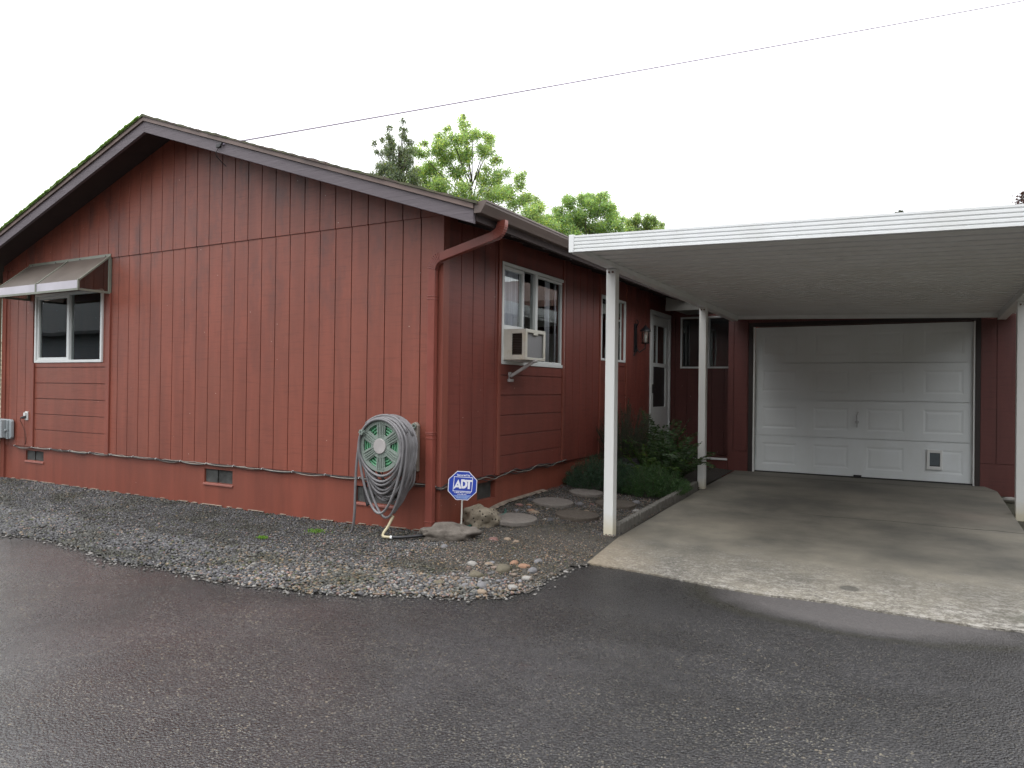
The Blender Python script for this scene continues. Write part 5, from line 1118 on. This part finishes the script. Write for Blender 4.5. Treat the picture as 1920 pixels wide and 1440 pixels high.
def clumpset(pxs, dep, jit=.7, sc=1.0):
    out = []
    for (px, py, rpx) in pxs:
        d = dep + random.uniform(-jit, jit)
        c0 = at(px, py, d); r0 = rpx / FP * d * sc
        out.append((tuple(c0), r0 * .55))
        for _ in range(4):
            o_ = Vector((random.gauss(0, 1), random.gauss(0, 1), random.gauss(0, 1))); o_ = o_.normalized() * r0 * random.uniform(.5, 1.05); out.append((tuple(c0 + o_), r0 * random.uniform(.28, .5)))
    return out
DT = 22.5
A = [(868, 238, 14), (850, 262, 20), (886, 256, 20), (874, 285, 22), (822, 272, 20), (836, 300, 26), (812, 318, 24), (856, 322, 22), (905, 290, 20), (922, 268, 12), (915, 255, 10), (792, 292, 16), (800, 345, 26), (780, 330, 18), (830, 352, 28), (868, 352, 22), (905, 345, 24), (930, 330, 20), (920, 372, 28), (884, 385, 30), (846, 385, 26),
     (950, 360, 22), (978, 330, 11), (972, 352, 14), (962, 385, 24), (992, 372, 14), (1005, 395, 20), (985, 410, 26), (950, 415, 28), (915, 410, 26), (770, 350, 16), (1020, 420, 20), (820, 380, 24), (1010, 380, 10), (870, 220, 6), (838, 245, 9), (795, 270, 8), (930, 300, 12)]
b0 = at(880, 720, DT); b0.z = 0
tree('leafy_tree', b0, 7.6, clumpset(A, DT), 68000, .034, (.32, .43, .21), 'tall loose bright green tree rising behind the roof slope', 'tree')
B = [(1065, 385, 16), (1095, 382, 20), (1122, 375, 16), (1138, 388, 16), (1080, 405, 24), (1112, 402, 26), (1145, 410, 22), (1062, 425, 22), (1095, 430, 28), (1130, 430, 26), (1160, 425, 16), (1042, 412, 14), (1150, 392, 8), (1128, 366, 7), (1035, 440, 22), (1070, 450, 26), (1108, 372, 9), (1018, 428, 20), (1030, 415, 16), (1012, 445, 22), (1048, 398, 12), (1052, 420, 18)]
b1 = at(1100, 720, DT + 1.5); b1.z = 0
tree('leafy_tree', b1, 5.6, clumpset(B, DT + 1.5, .5), 48000, .034, (.28, .40, .19), 'rounder green tree behind the corner of the carport roof', 'tree')
Cc = [(1180, 420, 12), (1195, 412, 12), (1212, 418, 12), (1228, 420, 9), (1240, 424, 6), (1190, 435, 16), (1215, 435, 16), (1170, 440, 14), (1236, 434, 9), (1195, 405, 5), (1228, 410, 4)]
b2 = at(1200, 720, DT + 4); b2.z = 0
tree('leafy_tree', b2, 5.2, clumpset(Cc, DT + 4, .4), 13000, .036, (.25, .34, .16), 'small dull green tree just above the white fascia', 'tree')
K = [(728, 238, 6), (729, 255, 9), (732, 272, 11), (728, 292, 14), (726, 312, 16), (757, 228, 4), (758, 245, 8), (760, 262, 10), (762, 282, 14), (758, 305, 18), (742, 318, 20), (716, 318, 11), (710, 330, 11), (768, 300, 10), (772, 325, 12), (750, 338, 20), (728, 335, 18), (770, 270, 6), (735, 275, 8), (701, 268, 4), (706, 285, 3), (716, 262, 3), (778, 345, 12), (709, 312, 5)]
b3 = at(742, 720, DT - 1); b3.z = 0
tree('conifer', b3, 8.6, clumpset(K, DT - 1, .3), 13000, .024, (.17, .21, .145), 'dark two pointed evergreen left of the bright green tree', 'tree', elong=3.2, droop=1.3, trunk_r=.12, yel=.03)
pl_ = [(1925, 372, 14), (1940, 362, 20), (1930, 390, 20), (1960, 372, 26), (1950, 400, 30)]
b4 = at(1950, 720, 24); b4.z = 0
tree('purple_tree', b4, 6, clumpset(pl_, 24, .4), 4000, .05, (.06, .028, .030), 'dark purple leaved tree showing past the right end of the carport roof', 'tree', yel=.0)
b5 = at(1686, 720, 26); b5.z = 0
tree('conifer', b5, 7.2, clumpset([(1686, 398, 2.5), (1684, 405, 5), (1688, 416, 9), (1684, 430, 14)], 26, .1), 1200, .04, (.05, .06, .04), 'tip of a distant evergreen poking over the carport fascia', 'tree', elong=2.5, droop=1)
# ------------------------------------------------------------ service wire
wp = thing('service_wire', (-2.375, -.43, 3.62), 'thin overhead wire rising from the gable board across the sky', 'wire')
A0_ = Vector((-2.37, -.44, 3.625)); far = at(2150, -42, 12); pts = []
for i in range(61):
    u = i / 60; p = A0_.lerp(far, u); p.z -= .02 * 4 * u * (1 - u); pts.append(p)
m_ = MB(); m_.tube(pts, .0085, 6); m_.build('wire', simple('grey_wire', (.30, .26, .33), .5), wp)
m_ = MB(); m_.box(-2.46, -2.40, -.436, -.421, 3.61, 3.64); m_.cyl((-2.37, -.421, 3.632), (-2.37, -.455, 3.632), .014, 10); m_.build('hook', M_BLACK, wp)
m_ = MB(); m_.tube(smoothp([(-2.37, -.44, 3.625), (-2.42, -.44, 3.59), (-2.46, -.43, 3.53), (-2.475, -.30, 3.46)]), .004, 6); m_.build('drop_loop', M_CK, wp)
# ------------------------------------------------------------ left of the house, what the windows mirror, and unseen sky blockers
sp = thing('timber_post', (-7.42, -.06, -.1), 'weathered brown timber post at the left end of the red wall', 'post')
m_ = MB(); m_.box(-7.44, -7.345, -.10, -.02, -.15, 2.6); m_.build('timber', simple('weathered_brown_timber', (.16, .105, .065), .8, .3, 9, .3), sp, bevel=.004)
nb = thing('pale_house', (-17, 8, 0), 'pale green clapboard house seen past the left edge of the red house', 'house')
M_CLAP = NT('pale_green_clapboard'); t = M_CLAP; x_ = t.xyz(); st_ = t.math('FRACT', t.math('DIVIDE', x_[2], .13)); M_CLAP = t.fin(t.mix(t.ramp(st_, [(.0, 0.), (.12, 1.)]), (.16, .19, .16), (.44, .50, .43)), .6, t.bump(st_, .5, .02))
m_ = MB(); m_.box(-26, -13.4, 3.4, 12, -.1, 3.4); m_.build('wall', M_CLAP, nb)
m_ = MB(); m_.prism([(3.0, 3.3), (7.7, 5.2), (12.4, 3.3), (12.4, 3.42), (7.7, 5.34), (3.0, 3.42)], lambda y, z: (-26.3, y, z), lambda y, z: (-13.1, y, z)); m_.build('roof', M_SHG2, nb)
lf = thing('lattice_fence', (-14, 3.0, 0), 'low cream lattice fence in front of the pale green house', 'fence')
m_ = MB()
for i in range(60):
    x = -19 + i * .11
    for s_ in (-1, 1): m_.tube([(x if s_ > 0 else x + 2.1, 3.0 + s_ * .01, .1), (x + 2.1 if s_ > 0 else x, 3.0 + s_ * .01, 2.1)], .018, 4)
m_.box(-19, -10.8, 2.97, 3.03, 2.1, 2.18); m_.box(-19, -10.8, 2.97, 3.03, .05, .12); m_.build('lattice', simple('cream_lattice_paint', (.5, .47, .36), .6), lf)
nd = thing('grey_house', (-16, -17, 0), 'grey house across the drive, mirrored in the left window', 'house')
M_GRYH = simple('dark_grey_wall', (.10, .11, .125), .7)
m_ = MB(); m_.box(-34, -9, -22, -13.0, -.3, 3.4); m_.build('wall', M_GRYH, nd)
m_ = MB(); m_.prism([(-22.5, 3.3), (-17.5, 7.2), (-12.5, 3.3), (-12.5, 3.45), (-17.5, 7.4), (-22.5, 3.45)], lambda y, z: (-34.4, y, z), lambda y, z: (-8.6, y, z)); m_.build('roof', simple('charcoal_shingle', (.04, .042, .046), .9, .3, 10), nd)
for a in (-20, -15, -12.5):
    m_ = MB(); m_.box(a, a + 1.5, -12.99, -12.94, 1.0, 2.2); m_.build('window', M_VIN, nd)

M_NW = simple('beige_blocker_wall', (.20, .17, .14), .8); M_NR = simple('dark_shingle', (.05, .042, .04), .9, .3, 10)  # for unseen houses, added to cut low sky light under the carport
for (x0, x1, y0, y1, h, lb) in ((-7, 22, -26, -17, 3.2, 'broad unseen beige house added behind the viewer to block low sky light'), (12, 22, -10, 9, 3.4, 'unseen beige house added right of the driveway to block low sky light')):
    n_ = thing('sky_blocker_house', ((x0 + x1) / 2, (y0 + y1) / 2, -.3), lb, 'house', 'unseen houses added to block sky light'); m_ = MB(); m_.box(x0, x1, y0, y1, -.4, h); m_.build('wall', M_NW, n_)
    m_ = MB(); ym = (y0 + y1) / 2; m_.prism([(y0 - .5, h - .1), (ym, h + 2.6), (y1 + .5, h - .1), (y1 + .5, h + .05), (ym, h + 2.8), (y0 - .5, h + .05)], lambda y, z: (x0 - .4, y, z), lambda y, z: (x1 + .4, y, z)); m_.build('roof', M_NR, n_)
